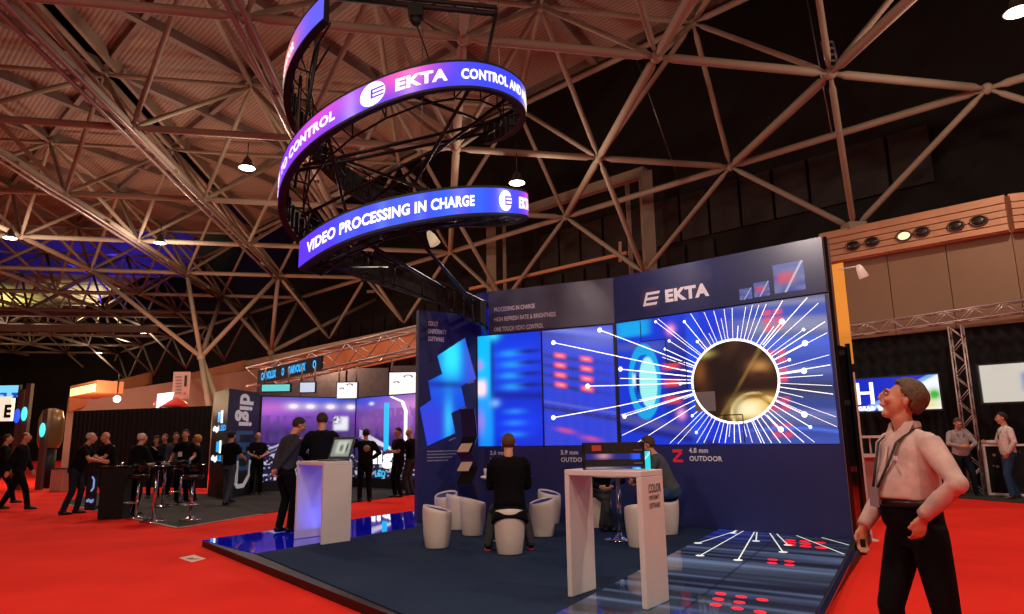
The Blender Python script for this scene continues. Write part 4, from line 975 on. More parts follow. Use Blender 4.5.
        mb.loft([w0_ - d * .01, w0_ + d * .03 * S, w0_ + d * .085 * S], [(.024 * S, .018 * S), (.038 * S, .016 * S), (.040 * S, .013 * S)], 10, side=fwd)
        for q, (o_, ln) in enumerate(((.031, .072), (.011, .080), (-.010, .074), (-.030, .058))):
            b0_ = w0_ + (d * .078 + fwd * o_) * S; b1_ = b0_ + (d * ln * .5 + pn * ln * .12) * S; b2_ = b1_ + (d * ln * .25 + pn * ln * .28) * S; b3_ = b2_ + (d * ln * .05 + pn * ln * .22) * S
            mb.loft([b0_, b1_, b2_, b3_], [.0095 * S, .009 * S, .0082 * S, .007 * S], 8)
        t0_ = w0_ + (d * .02 + fwd * .028) * S; t1_ = t0_ + (d * .035 + fwd * .022 + pn * .006) * S; t2_ = t1_ + (d * .030 + fwd * .004 + pn * .014) * S
        mb.loft([t0_, t1_, t2_], [.013 * S, .011 * S, .009 * S], 8)
        mb.loft([hips[k], hips[k] * .5 + kn[k] * .5, kn[k], kn[k] * .65 + ank[k] * .35, ank[k], ank[k] - [0, 0, .03]], [.080 * S, .070 * S, .050 * S, .050 * S, .033 * S, .032 * S], 12)
        mb.loft([ank[k] + [0, -.03, -.04], ank[k] + [0, .05, -.05], ank[k] + [0, .13, -.06]], [(.028, .024), (.034, .022), (.028, .014)], 8, side=side_)
    remeshed(mb, 'body', skin, root, min(vox, .0095) if vox > .009 else vox, 3)
    # ---- trousers
    mb = MB(); p, r_ = torso(.008 if waist < 1.05 else .003, waist, .84)
    if sit:
        mb.ball(P0 + [0, .01, .0], (.185 * S, .15 * S, .12 * S), 18)
    mb.loft(p, r_, 20, side=side_)
    for k in range(2):
        end = ank[k] + [0, -.005, -.035]; tw = (.5 * hips[k] + .5 * kn[k])
        mb.loft([hips[k] + [0, -.01, .04], hips[k] - (hips[k] - kn[k]) * .12, tw, kn[k], .6 * kn[k] + .4 * ank[k], end], [.092 * S, .100 * S, .088 * S, .070 * S, .066 * S, .058 * S], 16); mb.ball(kn[k], .071 * S, 12)
    remeshed(mb, 'trousers', legmat, root, vox, 4)
    # ---- upper garment
    mb = MB(); low = jacket_len if (not sit or top == 'jacket') else max(jacket_len, .84); p, r_ = torso(.014 if top != 'jacket' else .026, 1.475, low); mb.loft(p, r_, 22, side=side_)
    fr = {'long': .97, 'jacket': .99, 'short': -.35, 'rolled': .55}[top]
    for k in range(2):
        e_ = el[k]; g = .012 if top == 'jacket' else 0
        if fr < 0: end = sh[k] + (e_ - sh[k]) * .75; mb.loft([sh[k], end], [(.070 + g) * S, (.062 + g) * S], 14)
        else:
            w_ = e_ + (wr_[k] - e_) * fr; mb.loft([sh[k], sh[k] * .5 + e_ * .5, e_, e_ * .5 + w_ * .5, w_], [(.070 + g) * S, (.062 + g) * S, (.054 + g) * S, (.050 + g * .8) * S, (.040 + g * .6) * S], 14); mb.ball(e_, (.055 + g) * S, 12)
        mb.ball(sh[k] + (up(0, 0, 1.43) - sh[k]) * .08, (.064 + g) * S, 14)
    mb.loft([up(0, -.016, 1.43), up(0, -.014, 1.485)], [(.098 * S, .082 * S), (.070 * S, .066 * S)], 16, side=side_)
    for k in range(2): mb.loft([sh[k], up(0, -.012, 1.475)], [.054 * S, .046 * S], 12)
    garment = remeshed(mb, {'long': 'shirt', 'jacket': 'jacket', 'short': 't_shirt', 'rolled': 'shirt'}[top], topmat, root, vox, 4)
    # ---- shoes
    ms = mat('shoe_' + shoe, shoe, .4)
    for k in range(2):
        a = ank[k]; base = a[2] - .085 * S; mb = MB()
        mb.loft([[a[0], a[1] - .075, base + .04], [a[0], a[1] - .06, base + .045], [a[0], a[1] + .02, base + .045], [a[0], a[1] + .10, base + .036], [a[0], a[1] + .17, base + .028], [a[0], a[1] + .195, base + .022]], [(.02, .03), (.036, .044), (.042, .046), (.048, .036), (.040, .026), (.015, .012)], 14, side=side_)
        o = mb.build('shoe', ms, root)
        if parent_world(root) is not None: o.data.transform(Matrix.Translation(Vector(parent_world(root))))
        if shoesole:
            mb = MB(); mb.loft([[a[0], a[1] - .078, base + .012], [a[0], a[1] + .05, base + .012], [a[0], a[1] + .19, base + .012]], [(.034, .011), (.05, .011), (.03, .011)], 12, side=side_); q_ = mb.build('sole', mat('sole_red', shoesole, .5), o); q_.data.transform(Matrix.Translation(Vector(parent_world(root))))
    # ---- hair
    def local(mb_, nm, mt, par=None, **kw):
        o_ = mb_.build(nm, mt, par or root); o_.data.transform(Matrix.Translation(Vector(parent_world(root)))); return o_
    if hair != 'none':
        mh = mat('hair_' + haircol, haircol, .8, noise=.3, nscale=60, bump=.4); mb = MB(); n_, m_ = 28, 20; vs = []; keep = {}
        R3 = {'b': (.083, .101, .098), 'l': (.100, .112, .112), 'f': (.081, .099, .093)}[hair]
        for i in range(m_ + 1):
            ph_ = math.pi * i / m_
            for j in range(n_):
                t_ = 2 * math.pi * j / n_; x, y, z = math.sin(ph_) * math.cos(t_), math.sin(ph_) * math.sin(t_), math.cos(ph_)
                w_ = (1 + .02 * math.sin(7 * t_ + 5 * ph_)) * (1 - .045 * max(0, math.sin(ph_) * math.sin(t_))); vs.append(hp3(x * R3[0] * w_, -.012 + y * R3[1] * w_, .035 + z * R3[2] * w_))
        fs = []
        for i in range(m_):
            for j in range(n_):
                ph_ = math.pi * (i + .5) / m_; t_ = 2 * math.pi * (j + .5) / n_; y, z, x = math.sin(ph_) * math.sin(t_), math.cos(ph_), math.sin(ph_) * math.cos(t_)
                if hair == 'b': ok = z > (.60 if y > .55 else -.22 + 1.35 * max(0, y) if y > -.12 else -.22 + 1.9 * (y + .12) if y > -.35 else -.72)
                elif hair == 'l': ok = z > .5 if y > .45 else z > -.95
                else: ok = (z < .62 and z > (.1 + .4 * max(0, y)) if y > -.1 else -.6 < z < .66) and y < .45     # ring of hair round a bald crown
                if ok: fs.append((i * n_ + j, (i + 1) * n_ + j, (i + 1) * n_ + (j + 1) % n_, i * n_ + (j + 1) % n_))
        mb.add(vs, fs, None, True); o = local(mb, 'hair', mh); sd_ = o.modifiers.new('thick', 'SOLIDIFY'); sd_.thickness = .012; sd_.offset = -1
    # ---- eyes
    for sx in (-1, 1):
        mb = MB(); mb.ball(hp3(sx * .031, .083, .016), (.0125 * S, .010 * S, .007 * S), 10, 0, HA); mb.ball(hp3(sx * .031, .090, .016), (.0055 * S, .005 * S, .006 * S), 8, 1, HA); local(mb, 'eye', [mat('eye_white', 'b8a89c', .4), m_black])
        mb = MB(); mb.loft([hp3(sx * .014, .098, .033), hp3(sx * .032, .097, .039), hp3(sx * .050, .085, .033)], [.003 * S, .004 * S, .002 * S], 6); local(mb, 'eyebrow', mat('hair_' + haircol, haircol, .8))
    mb = MB(); mb.loft([hp3(-.022, .092, -.046), hp3(0, .099, -.044), hp3(.022, .092, -.046)], [(.002, .002), (.003, .003), (.002, .002)], 6); local(mb, 'mouth', mat('lips', '8a4638', .6))
    info = dict(root=root, garment=garment, up=up, hp3=hp3, HA=HA, neck=neck0, wr=wr_, el=el, sh=sh, local=local, S=S, P0=P0)
    if extra: extra(info)
    root.rotation_euler = (0, 0, yaw)
    return root
# yaw: 0 looks along +Y (away from the viewer), pi looks to the viewer, pi/2 looks left (-X), -pi/2 looks right
R_ = math.radians
def lanyard(col='101018', badge='e8e4e0', low=1.16):
    def f(q):
        u, S = q['up'], q['S']; mb = MB(); b = .13
        for sx in (-1, 1): mb.loft([u(sx * .06, -.04, 1.50), u(sx * .085, .055, 1.465), u(sx * .07, .118, 1.38), u(sx * .02, .135, low + .05)], [(.009, .003)] * 4, 6, side=(1, 0, 0))
        ly = q['local'](mb, 'lanyard', mat('lanyard_' + col, col, .6)); mb = MB(); mb.box(u(0, .145, low), (.07, .006, .1)); q['local'](mb, 'badge', mat('badge_' + badge, badge, .5), ly)
    return f
def belt(q):
    pass
def put(px_head, py_head, px_feet_y, z=0.0, px_feet=None):
    """standing point whose feet are at image row px_feet_y and whose head is at column px_head"""
    g = at_z(px_feet if px_feet else px_head, px_feet_y, z); h = at_y(px_head, py_head, g[1]); return np.array([h[0], g[1], z])
C_SHIRT = cloth('pinkish_shirt', 'c9aba2', .8); C_WSHIRT = cloth('white_shirt', 'd8c6c2', .8); C_PSHIRT = cloth('pale_grey_shirt', 'a8999a', .8); C_GREEN = cloth('grey_green_jumper', '4a5052', .9)
C_SWEAT = cloth('charcoal_sweater', '33343c', .9); C_GTR = cloth('grey_trousers', '3f4452', .9)

# --- man in the foreground at the right, looking up at the sign
fp = at_y(904, 405, 4.12); FM = np.array([fp[0] - .015, 4.12, 0.0])
def front_extra(q):
    u, S = q['up'], q['S']; L = q['local']
    mb = MB()   # dark strap of the lanyard in two runs down the chest
    for sx in (-1, 1): mb.loft([u(sx * .055, -.06, 1.505), u(sx * .088, .02, 1.49), u(sx * .078, .118, 1.42), u(sx * .055, .165, 1.30), u(sx * .018, .222, 1.17)], [(.013, .0035)] * 5, 6, side=(1, 0, 0))
    ly = L(mb, 'lanyard', mat('lanyard_dark', '1a1016', .6))
    mb = MB(); mb.box(u(.0, .236, 1.12), (.075, .006, .11)); L(mb, 'pass_card', mat('pass_card', '8a7a80', .4), ly)
    mb = MB(); mb.box(u(-.100, .152, 1.335), (.075, .006, .024), (np.array([.94, -.33, 0]), np.array([.33, .94, 0]), UP)); L(mb, 'name_badge', mat('badge_white', 'efe6e2', .4), q['garment'])
    mb = MB()   # open collar
    for sx in (-1, 1):
        mb.prism([u(sx * .012, .062, 1.475), u(sx * .062, .035, 1.53), u(sx * .082, -.01, 1.535), u(sx * .088, .055, 1.445), u(sx * .05, .098, 1.42)], u(sx * .004, .006, 1.445) - u(0, 0, 1.44), 0)
    mb.loft([u(-.078, .0, 1.505), u(-.056, -.056, 1.512), u(0, -.074, 1.515), u(.056, -.056, 1.512), u(.078, .0, 1.505)], [(.026, .010)] * 5, 8, side=(0, 0, 1)); L(mb, 'collar', C_SHIRT, q['garment'])
    mb = MB(); mb.loft([u(0, .122, 1.40), u(0, .150, 1.30), u(0, .215, 1.15), u(0, .205, 1.08)], [(.014, .004)] * 4, 6, side=(1, 0, 0)); L(mb, 'button_placket', C_SHIRT, q['garment'])
    mb = MB(); n = 28; pts = [u(.182 * math.cos(t), .170 * math.sin(t) + .022, 1.088) for t in np.linspace(0, 2 * math.pi, n + 1)]; mb.loft(pts, [(.018, .005)] * (n + 1), 6, side=(0, 0, 1)); L(mb, 'belt', mat('belt_black', '08080a', .4))
    for k in range(2):
        w_, e_ = q['wr'][k], q['el'][k]; d = (e_ - w_) / np.linalg.norm(e_ - w_); mb = MB(); mb.loft([w_ + d * .005, w_ + d * .07], [.040, .043], 16); L(mb, 'cuff', C_SHIRT, q['garment'])
    w_ = q['wr'][1]; mb = MB(); mb.box(w_ + np.array([.0, .02, -.11]), (.035, .03, .09)); L(mb, 'phone', m_black)
person('man in pale pink shirt and black trousers at the right, gazing up at the sign', FM, R_(97), 1.80, 'long', C_SHIRT, C_BLACK, 'b', '5c4834', hands=((-.20, .10, 1.03), (.19, .20, .93)), poles=((-1, -.12, -.25), (.3, -1, 0)), head=(33, 22), feetl=((-.15, -.17), (.13, .08)), belly=.055, vox=.010, extra=front_extra, wide=1.0, jacket_len=1.06, hs=1.14, waist=1.115, handdir=((.25, .15, -1), (.0, .15, -1)))

# --- pair behind the left counter
pA = np.array([-3.62, 11.15, PZ]); pB = np.array([-3.14, 11.42, PZ])
person('man in charcoal sweater seen from behind, hands clasped behind his back by the left counter', pA, R_(-38), 1.80, 'long', C_SWEAT, C_BLACK, 'b', '2c1e14', lean=.24, hands=((-.06, -.16, .93), (.05, -.19, .95)), poles=((-1, -.6, 0), (1, -.6, 0)), head=(20, -22), feetl=((-.1, .0), (.12, .05)), vox=.012, handdir=((.6, -.2, -.8), (-.6, -.2, -.8)))
person('man in black jacket seen from behind, bent towards the laptop on the left counter', pB, R_(8), 1.86, 'jacket', C_SUIT, C_BLACK, 'b', '3a2a1e', lean=.10, hands=((-.2, .28, 1.02), (.2, .3, 1.02)), poles=((-1, -.6, -.3), (1, -.6, -.3)), head=(-18, -18), vox=.012)

# --- seated people
def seat_root(k, dx=0, dy=0): p = SPOS[k]; return np.array([p[0] + dx, p[1] + dy, PZ])
person('man in black jacket seen from behind, sitting on a white tub stool', seat_root(4, 0, .06), R_(2), 1.80, 'jacket', C_BLACK, C_GREY, 'b', '5a3a24', lean=.10, sit=.60, hands=((-.13, .36, .90), (.13, .36, .90)), poles=((-.35, -.3, -1), (.35, -.3, -1)), head=(4, -10), feetl=((-.27, .20), (.27, .20)), vox=.012, jacket_len=.70, shoesole='a8301c', wide=1.12)
person('man in grey-green jumper sitting bent forward beside the round table', seat_root(7, .10, .0), R_(74), 1.80, 'long', C_GREEN, C_BLUEJ, 'b', '4a3020', lean=.42, sit=.60, hands=((-.12, .52, .74), (.14, .50, .72)), poles=((-1, -.2, -.6), (1, -.2, -.6)), head=(0, -14), feetl=((-.18, .42), (.16, .40)), vox=.012, jacket_len=.88)
person('person in dark clothes with crossed ankles sitting behind the round table, half hidden', seat_root(9), R_(188), 1.70, 'jacket', C_SUIT, C_GREY, 'b', '3a2a1e', lean=.62, sit=.59, hands=((-.10, .46, .64), (.10, .46, .64)), poles=((-1, -.2, -.6), (1, -.2, -.6)), head=(10, -22), feetl=((.06, .36), (-.06, .42)), vox=.012, jacket_len=.84)

# --- right background
p_ = put(957, 424, 496); person('man in pale grey shirt and dark jeans looking down at his phone', p_, R_(170), 1.80, 'long', C_PSHIRT, C_JEANS, 'b', '4a4038', hands=((-.10, .28, 1.10), (.10, .30, 1.12)), poles=((-1, -.3, -.5), (1, -.3, -.5)), head=(5, -25), feetl=((-.2, .05), (.2, 0)), vox=.014, extra=lanyard('2a2028', 'd8d0cc', 1.2), belly=.03, wide=1.08, handdir=((.8, .6, .1), (-.8, .6, .1)))
p_ = put(1003, 417, 499); person('man in white shirt and blue jeans facing left beside the starry black barrier', p_, R_(78), 1.88, 'long', C_WSHIRT, C_BLUEJ, 'b', '241812', hands=((-.22, .10, .93), (.14, .34, 1.16)), poles=((-1, -.6, 0), (.6, -.6, -1)), head=(8, -3), feetl=((-.16, .1), (.14, -.12)), vox=.014, belly=.02, shoe='4a3020', extra=lanyard('1a1a20', '2a2a30', 1.25))

# --- the neighbouring stand, middle distance
def dist_person(hx, hy, fy, label, **k): return person(label, put(hx, hy, fy), k.pop('yaw'), **k)
def badge_white(q): mb = MB(); mb.box(q['up'](.06, .13, 1.18), (.10, .01, .12)); q['local'](mb, 'badge', m_white)
dist_person(258, 440, 495, 'bald man in black short-sleeved shirt standing in front of the stadium screen, hands together', yaw=R_(205), H=1.76, top='short', hair='none', hands=((-.10, .30, 1.08), (.12, .32, 1.10)), poles=((-1, -.3, -.6), (1, -.3, -.6)), vox=.015, extra=badge_white, wide=1.05, belly=.03)
dist_person(231, 441, 505, 'man in black top and grey trousers walking away past the tall dark tower', yaw=R_(-12), H=1.76, top='short', legmat=C_GTR, hair='b', haircol='14100e', feetl=((-.12, .30), (.12, -.28)), hands=((-.26, .16, .90), (.22, .30, 1.08)), vox=.015)
def back_logo(q):
    mb = MB(); c = q['up'](0, -.14, 1.30); mb.lathe([(.001, -.004), (.085, -.004), (.085, .004), (.001, .004)], (0, 0, 0), 18); v = np.array(mb.v); v = np.stack([v[:, 0], v[:, 2], v[:, 1]], 1) + c; mb.v = [tuple(x) for x in v]; q['local'](mb, 'back_emblem', mat('emblem_tan', '8a7a60', .6), q['garment'])
dist_person(366, 437, 502, 'man seen from behind with a round emblem on his black jacket, raising a hand', yaw=R_(22), H=1.76, top='jacket', hair='b', haircol='1c120c', hands=((-.16, .26, 1.52), (.22, .2, 1.05)), poles=((-1, -.2, -.8), (1, -.4, -.6)), vox=.015, extra=back_logo)
dist_person(399, 431, 497, 'dark-haired man in black t-shirt with folded arms at the right end of the stadium screen', yaw=R_(140), H=1.80, top='short', hair='b', haircol='140e0a', hands=((.14, .20, 1.17), (-.10, .22, 1.15)), poles=((-1, -.2, -.9), (1, -.2, -.9)), head=(0, -5), vox=.015)
dist_person(411, 436, 495, 'bald man in black next to the side panel, his head turned down to the left', yaw=R_(70), H=1.80, top='long', legmat=C_GREY, hair='none', hands=((-.1, .32, 1.14), (.1, .3, 1.12)), poles=((-1, -.2, -.9), (1, -.2, -.9)), head=(0, -18), vox=.015)

# --- left: people round the black counter and the high tables
pc = at_z(108, 520, 0)
p_ = put(84, 438, 514, 0, 77); person('grey-haired man in black t-shirt and jeans leaning on the black counter', p_ + [-.12, 0, 0], R_(-72), 1.80, 'short', C_BLACK, C_JEANS, 'f', 'b8aaa0', lean=.34, hands=((-.05, .55, 1.10), (.12, .52, 1.10)), poles=((-1, -.2, -.9), (1, -.2, -.9)), head=(0, -8), feetl=((-.12, .06), (.12, -.14)), vox=.014, belly=.03)
p_ = put(111, 435, 508); person('bald man behind the black counter, forearms resting on its top', p_ + [0, .1, 0], R_(150), 1.80, 'short', C_BLACK, C_BLACK, 'none', '5a4a40', lean=.22, hands=((-.02, .46, 1.10), (.16, .44, 1.10)), poles=((-1, -.2, -.9), (1, -.2, -.9)), head=(0, -12), vox=.014)
p_ = put(136, 441, 515); person('white-haired man in dark jacket with his back to us at the high tables', p_, R_(-25), 1.74, 'jacket', C_SUIT, C_BLACK, 'f', 'c8bab0', lean=.2, hands=((-.15, .34, 1.05), (.15, .34, 1.05)), poles=((-1, -.2, -.9), (1, -.2, -.9)), vox=.015, wide=1.1)
for hx, hy, fy, lb, kw in ((157, 440, 498, 'dark-haired person with a hand at the chin, leftmost of the group by the high tables', dict(yaw=R_(190), H=1.68, top='long', hair='l', haircol='2a1a12', hands=((-.05, .14, 1.38), (.1, .22, 1.08)), poles=((-.6, .3, -1), (1, -.3, -.8)))),
                           (165.5, 437, 494, 'rearmost person of the group, just right of the one with hand at chin', dict(yaw=R_(175), H=1.76, top='jacket', topmat=C_SUIT, hair='b', haircol='5a4a40')),
                           (176, 436, 497, 'man with light collar standing in the middle of the group', dict(yaw=R_(215), H=1.78, top='jacket', topmat=C_GREY, hair='b', haircol='3a2c24')),
                           (186, 435, 503, 'red-faced man in black with a round white badge at his waist', dict(yaw=R_(185), H=1.82, top='short', hair='b', haircol='241a14', hands=((-.18, .22, 1.0), (.30, .12, .98)), extra=badge_white)),
                           (198, 441, 501, 'curly blonde woman in black turned to the left at the edge of the group', dict(yaw=R_(110), H=1.68, top='long', hair='l', haircol='b07a44', hands=((-.1, .25, 1.05), (.1, .3, 1.0)), poles=((-1, -.3, -.8), (1, -.3, -.8))))):
    dist_person(hx, hy, fy, lb, vox=.016, **kw)
p_ = put(1, 438, 506); person('man in dark suit walking, cut by the left edge of the picture', p_ + [.1, 0, 0], R_(-60), 1.78, 'jacket', C_SUIT, C_BLACK, 'b', '3a2218', feetl=((-.12, .34), (.12, -.3)), hands=((-.26, -.16, .86), (.26, .22, .9)), vox=.014, lean=.06)
p_ = put(27, 437, 511, 0, 20); person('balding man in black suit striding right near the left edge', p_ + [-.1, 0, 0], R_(-70), 1.80, 'jacket', C_SUIT, C_BLACK, 'f', '5a3a28', feetl=((-.12, -.34), (.12, .3)), hands=((-.26, .2, .88), (.24, -.16, .88)), vox=.014, lean=.06)

# ================================================================== LEFT BACKGROUND
# dark carpet island
mb = MB(); mb.prism([at_z(x, y, 0.001) for x, y in ((60, 503), (178, 528), (262, 514), (445, 491), (445, 482), (215, 487), (206, 494), (100, 493))], (0, 0, .012))
tag(mb.build('trim_8', mat('charcoal_carpet', '2b2522', .95, noise=.2, nscale=40)), kind='structure')
mb = MB()
for a, b_ in (((60, 503), (178, 528)), ((178, 528), (262, 514))): mb.bar(at_z(*a, .012), at_z(*b_, .012), .05, .012)
tag(mb.build('trim_9', mat('carpet_edge', 'b0908a', .5)), kind='structure')
# floor sticker
st_ = thing('floor_sticker', 'white rectangular sticker lying on the red carpet left of the platform', 'sticker', at_z(194, 558.5, 0))
mb = MB(); mb.prism([at_z(x, y, .001) for x, y in ((179, 558), (192, 562.3), (206, 558.7), (194, 554.8))], (0, 0, .002)); mb.build('sheet', mat('sticker_cream', 'f0c8b4', .6), st_)
mb = MB(); mb.ball(at_z(190, 558.4, .004), (.05, .05, .001), 12); mb.ball(at_z(194.5, 559, .004), (.07, .035, .001), 12); mb.build('print', mat('sticker_print', '7a4634', .6), st_)

# dark tower with vertical lettering
tA, tB_, tC = at_z(207.5, 496, 0)[:2], at_z(222.5, 500, 0)[:2], at_z(255, 494, 0)[:2]
HTW = height_at(tB_[0], tB_[1], 389)
tw = thing('lettered_tower', 'tall dark grey tower with vertical digiLED lettering and small logos', 'tower', P3(tB_, 0))
mtw = mat('tower_grey', '141316', .5, noise=.08)
bk = tA + (tC - tB_)
mb = MB(); mb.prism([P3(p, .015) for p in (tA, tB_, tC, bk)], (0, 0, HTW)); mb.build('body', mtw, tw)
def frame2(a, b_): d = (b_ - a) / np.linalg.norm(b_ - a); n = np.array([d[1], -d[0]]); return V3(d), V3(n), np.linalg.norm(b_ - a)
dx, dn, wd = frame2(tB_, tC); o_ = P3(tB_, 0) + dn * .01
mb = MB(); put_text(mb, 'digi', o_ + dx * wd * .36 + UP * (HTW * .975), -UP, dx, wd * .42, HTW * .31, bold=.04); 
v = np.array(mb.v); mb.build('white_lettering', mat('tower_white', 'cfc8cc', .5, emit=.25), tw)
mb = MB(); put_text(mb, 'LED', o_ + dx * wd * .30 + UP * (HTW * .62), -UP, dx, wd * .52, HTW * .38, bold=.04); mb.build('blue_lettering', mat('tower_blue', '23466e', .5, emit=.25), tw)
def hexmark(mb, o, ux, s_):
    P = [(0, .6), (0, 0), (.12, -.12), (.5, -.12), (.8, .12), (.8, .6)]
    for (a, b_), (c, d) in zip(P[:-1], P[1:]): mb.bar(o + ux * a * s_ + UP * b_ * s_, o + ux * c * s_ + UP * d * s_, .02, .12 * s_)
mb = MB(); hexmark(mb, o_ + dx * wd * .33 + UP * (HTW * .14), dx, wd * .5); mb.build('outline_mark', mat('tower_white', 'cfc8cc', .5), tw)
ex, en, we = frame2(tA, tB_); o2_ = P3(tA, 0) + en * .01
for z in (.70, .42):
    mb = MB(); c = o2_ + ex * we * .5 + UP * HTW * z; mb.box(c + UP * .15, (we * .16, .01, .28), (ex, en, UP), 0); mb.box(c + ex * we * .17 + UP * .15, (we * .1, .01, .34), (ex, en, UP), 1)
    put_text(mb, 'digi', c - ex * we * .4 - UP * .22, ex, UP, .14, we * .4, mi=1, bold=.05); put_text(mb, 'LED', c + ex * we * .04 - UP * .22, ex, UP, .14, we * .42, mi=0, bold=.05)
    mb.build('small_logo', [mat('logo_cyan_glow', '28a8ff', .4, emit=1.0), m_glow], tw)

# stadium screens
def stadium(U, V):
    C = np.tile(np.array(lin('2c1a5c')), (len(U), 1)); C = mixc(C, '3a55d8', np.clip(blob(U, V, .55, 1.0, .55, .16), 0, 1)); C = mixc(C, 'd878d8', np.clip(blob(U, V, .08, .84, .32, .12) * .9, 0, 1)); C = mixc(C, '8a4ac8', np.clip(blob(U, V, .5, .76, .9, .12) * .8, 0, 1))
    for x in (.32, .50, .72, .95): C = mixc(C, 'f8e8ff', np.clip(blob(U, V, x, .89, .035, .022) * 1.2 + blob(U, V, x, .89, .09, .05) * .6, 0, 1))
    C = mixc(C, '5b3f86', vnoise(U * 30, V * 12, 3) * (V < .78) * (V > .45) * .8)
    C = mixc(C, 'c8c0d8', np.clip(1 - np.abs(V - .34 - .45 * U) / .02, 0, 1) * (U < .35)); C = mixc(C, 'b8b0cc', np.clip(1 - np.abs(V - .29 - .5 * U) / .012, 0, 1) * (U < .4))
    C = mixc(C, '15132a', np.clip((.42 - V) * 8, 0, 1) * .85); C = mixc(C, 'c9cde0', (vnoise(U * 50, V * 50, 7) > .72) * (V < .42) * .75)
    C = mixc(C, 'e8e6f2', blob(U, V, .84, .68, .085, .09, 8)); C = mixc(C, '3a3448', (vnoise(U * 70, V * 40, 1) > .55) * blob(U, V, .74, .73, .1, .06, 4) * .9); return C
def stadium2(U, V):
    C = np.tile(np.array(lin('3a2468')), (len(U), 1)); C = mixc(C, '2c4ad8', np.clip(blob(U, V, .2, 1.0, .5, .16), 0, 1)); C = mixc(C, 'f0a0e0', np.clip(blob(U, V, .95, .85, .5, .16), 0, 1)); C = mixc(C, 'a850c8', np.clip(blob(U, V, .7, .72, .7, .14) * .8, 0, 1)); C = mixc(C, 'e0f0ff', blob(U, V, .2, .92, .03, .02)); C = mixc(C, '6a4a8c', (vnoise(U * 40, V * 14, 5) > .45) * (V < .85) * (V > .5) * .6)
    for k in range(4): C = mixc(C, 'e8e4f4', np.clip(1 - np.abs(V - .62 + (.55 - .05 * k) * U + .03 * k) / .014, 0, 1) * (U > .05) * (V < .66))
    C = mixc(C, '14121e', np.clip((.36 - V) * 7, 0, 1) * .85); C = mixc(C, 'c8c8d8', (vnoise(U * 40, V * 50, 7) > .72) * (V < .3) * .7); return C
sc1a, sc1b = at_z(256.5, 492.5, 0)[:2], at_z(354, 487, 0)[:2]; sc2b = at_z(440, 492, 0)[:2]
for k, (a, b_, fn, y0, lb) in enumerate(((sc1a, sc1b, stadium, 392, 'huge display showing a purple floodlit stadium beside the dark tower'), (sc1b, sc2b, stadium2, 398, 'huge display with white logo on a pink stadium picture behind two standing men'))):
    dx, dn, wd = frame2(a, b_); Ht = height_at(sc1b[0], sc1b[1], 398.5) if k else height_at(a[0], a[1], 392.5)
    Ht = height_at(sc1b[0], sc1b[1], 398)
    t = thing('stadium_display', lb, 'display', P3((a + b_) / 2, 0)); mb = MB(); mb.prism([P3(a, .016), P3(b_, .016), P3(b_, .016) - dn * .2, P3(a, .016) - dn * .2], (0, 0, Ht)); mb.build('cabinet', m_black, t)
    mb = MB(); U, V = grid_led(mb, P3(a, .3) + dn * .01 + dx * .03, dx, UP, wd - .06, Ht - .32, 150, 110); mb.build('screen', led_mat('display_glow', 1.05, .3), t, fn(U, V))
    if k:
        q = P3(a, 0) + dn * .025; mb = MB(); mb.bar(q + dx * wd * .40 + UP * Ht * .40, q + dx * wd * .40 + UP * Ht * .92, .02, .22, up=dx); mb.build('cyan_bar', mat('cyan_glow', '28b8f0', .4, emit=1), t)
        mb = MB(); P = [(.47, .98), (.60, .92), (.64, .82), (.64, .5), (.60, .42), (.47, .36)]
        for (x0, z0_), (x1, z1_) in zip(P[:-1], P[1:]): mb.bar(q + dx * wd * x0 + UP * Ht * z0_, q + dx * wd * x1 + UP * Ht * z1_, .02, .2, up=dn)
        mb.build('white_outline', m_glow, t); mb = MB(); put_text(mb, 'digi', q + dx * wd * .16 + UP * Ht * .27, dx, UP, .42, wd * .38, bold=.05); mb.build('lettering', m_glow, t)
        mb = MB(); put_text(mb, 'LED', q + dx * wd * .27 + UP * Ht * .13, dx, UP, .17, wd * .13, bold=.05); mb.build('small_lettering', mat('cyan_glow', '28b8f0', .4, emit=1), t)

# hung white screens and grey panels above the stadium screens
for k, (x0, x1, y0, y1, col, lb) in enumerate(((262, 291, 384, 392, '60c8c8', 'long pale teal lightbox hung above the left stadium display'), (300, 316, 382, 393, 'b8c8e0', 'small grey-blue lightbox hung above the stadium display'), (337, 358, 382, 399, 'f0f0f4', 'white lightbox with black curved marks above the seam of the stadium displays'), (389, 420, 372, 399, 'f4f4f8', 'large white lightbox with black curved marks left of the side panel'))):
    a, b_ = at_y(x0, y0, 22.6), at_y(x1, y1, 22.6); w_, h_ = b_[0] - a[0], a[2] - b_[2]; c = (a + b_) / 2
    t = thing('hanging_lightbox', lb, 'lightbox', c); mb = MB(); mb.box(c, (w_, .12, h_)); mb.build('housing', m_black, t)
    mb = MB(); mb.box(c - [0, .065, 0], (w_ - .06, .01, h_ - .06)); mb.build('light_face', mat('lightbox_' + col, col, .5, emit=.85), t)
    if k > 1:
        mb = MB()
        for ox, oz, r_ in ((-.25, .05, .10), (.12, .22, .16)):
            pts = [c + [ox * w_ + r_ * w_ * math.cos(q), -.075, (oz * h_ + r_ * h_ * math.sin(q))] for q in np.linspace(.4, 2.6, 9)]
            mb.loft(pts, [(.02, .01)] * 9, 5)
        mb.build('black_marks', m_black, t)
    mb = MB()
    for s_ in (-.4, .4): mb = MB(); mb.tube(c + [s_ * w_, 0, h_ / 2], c + [s_ * w_, 0, h_ / 2 + .5], .03, 6); mb.build('hanger', m_tube, t)
mb = MB()
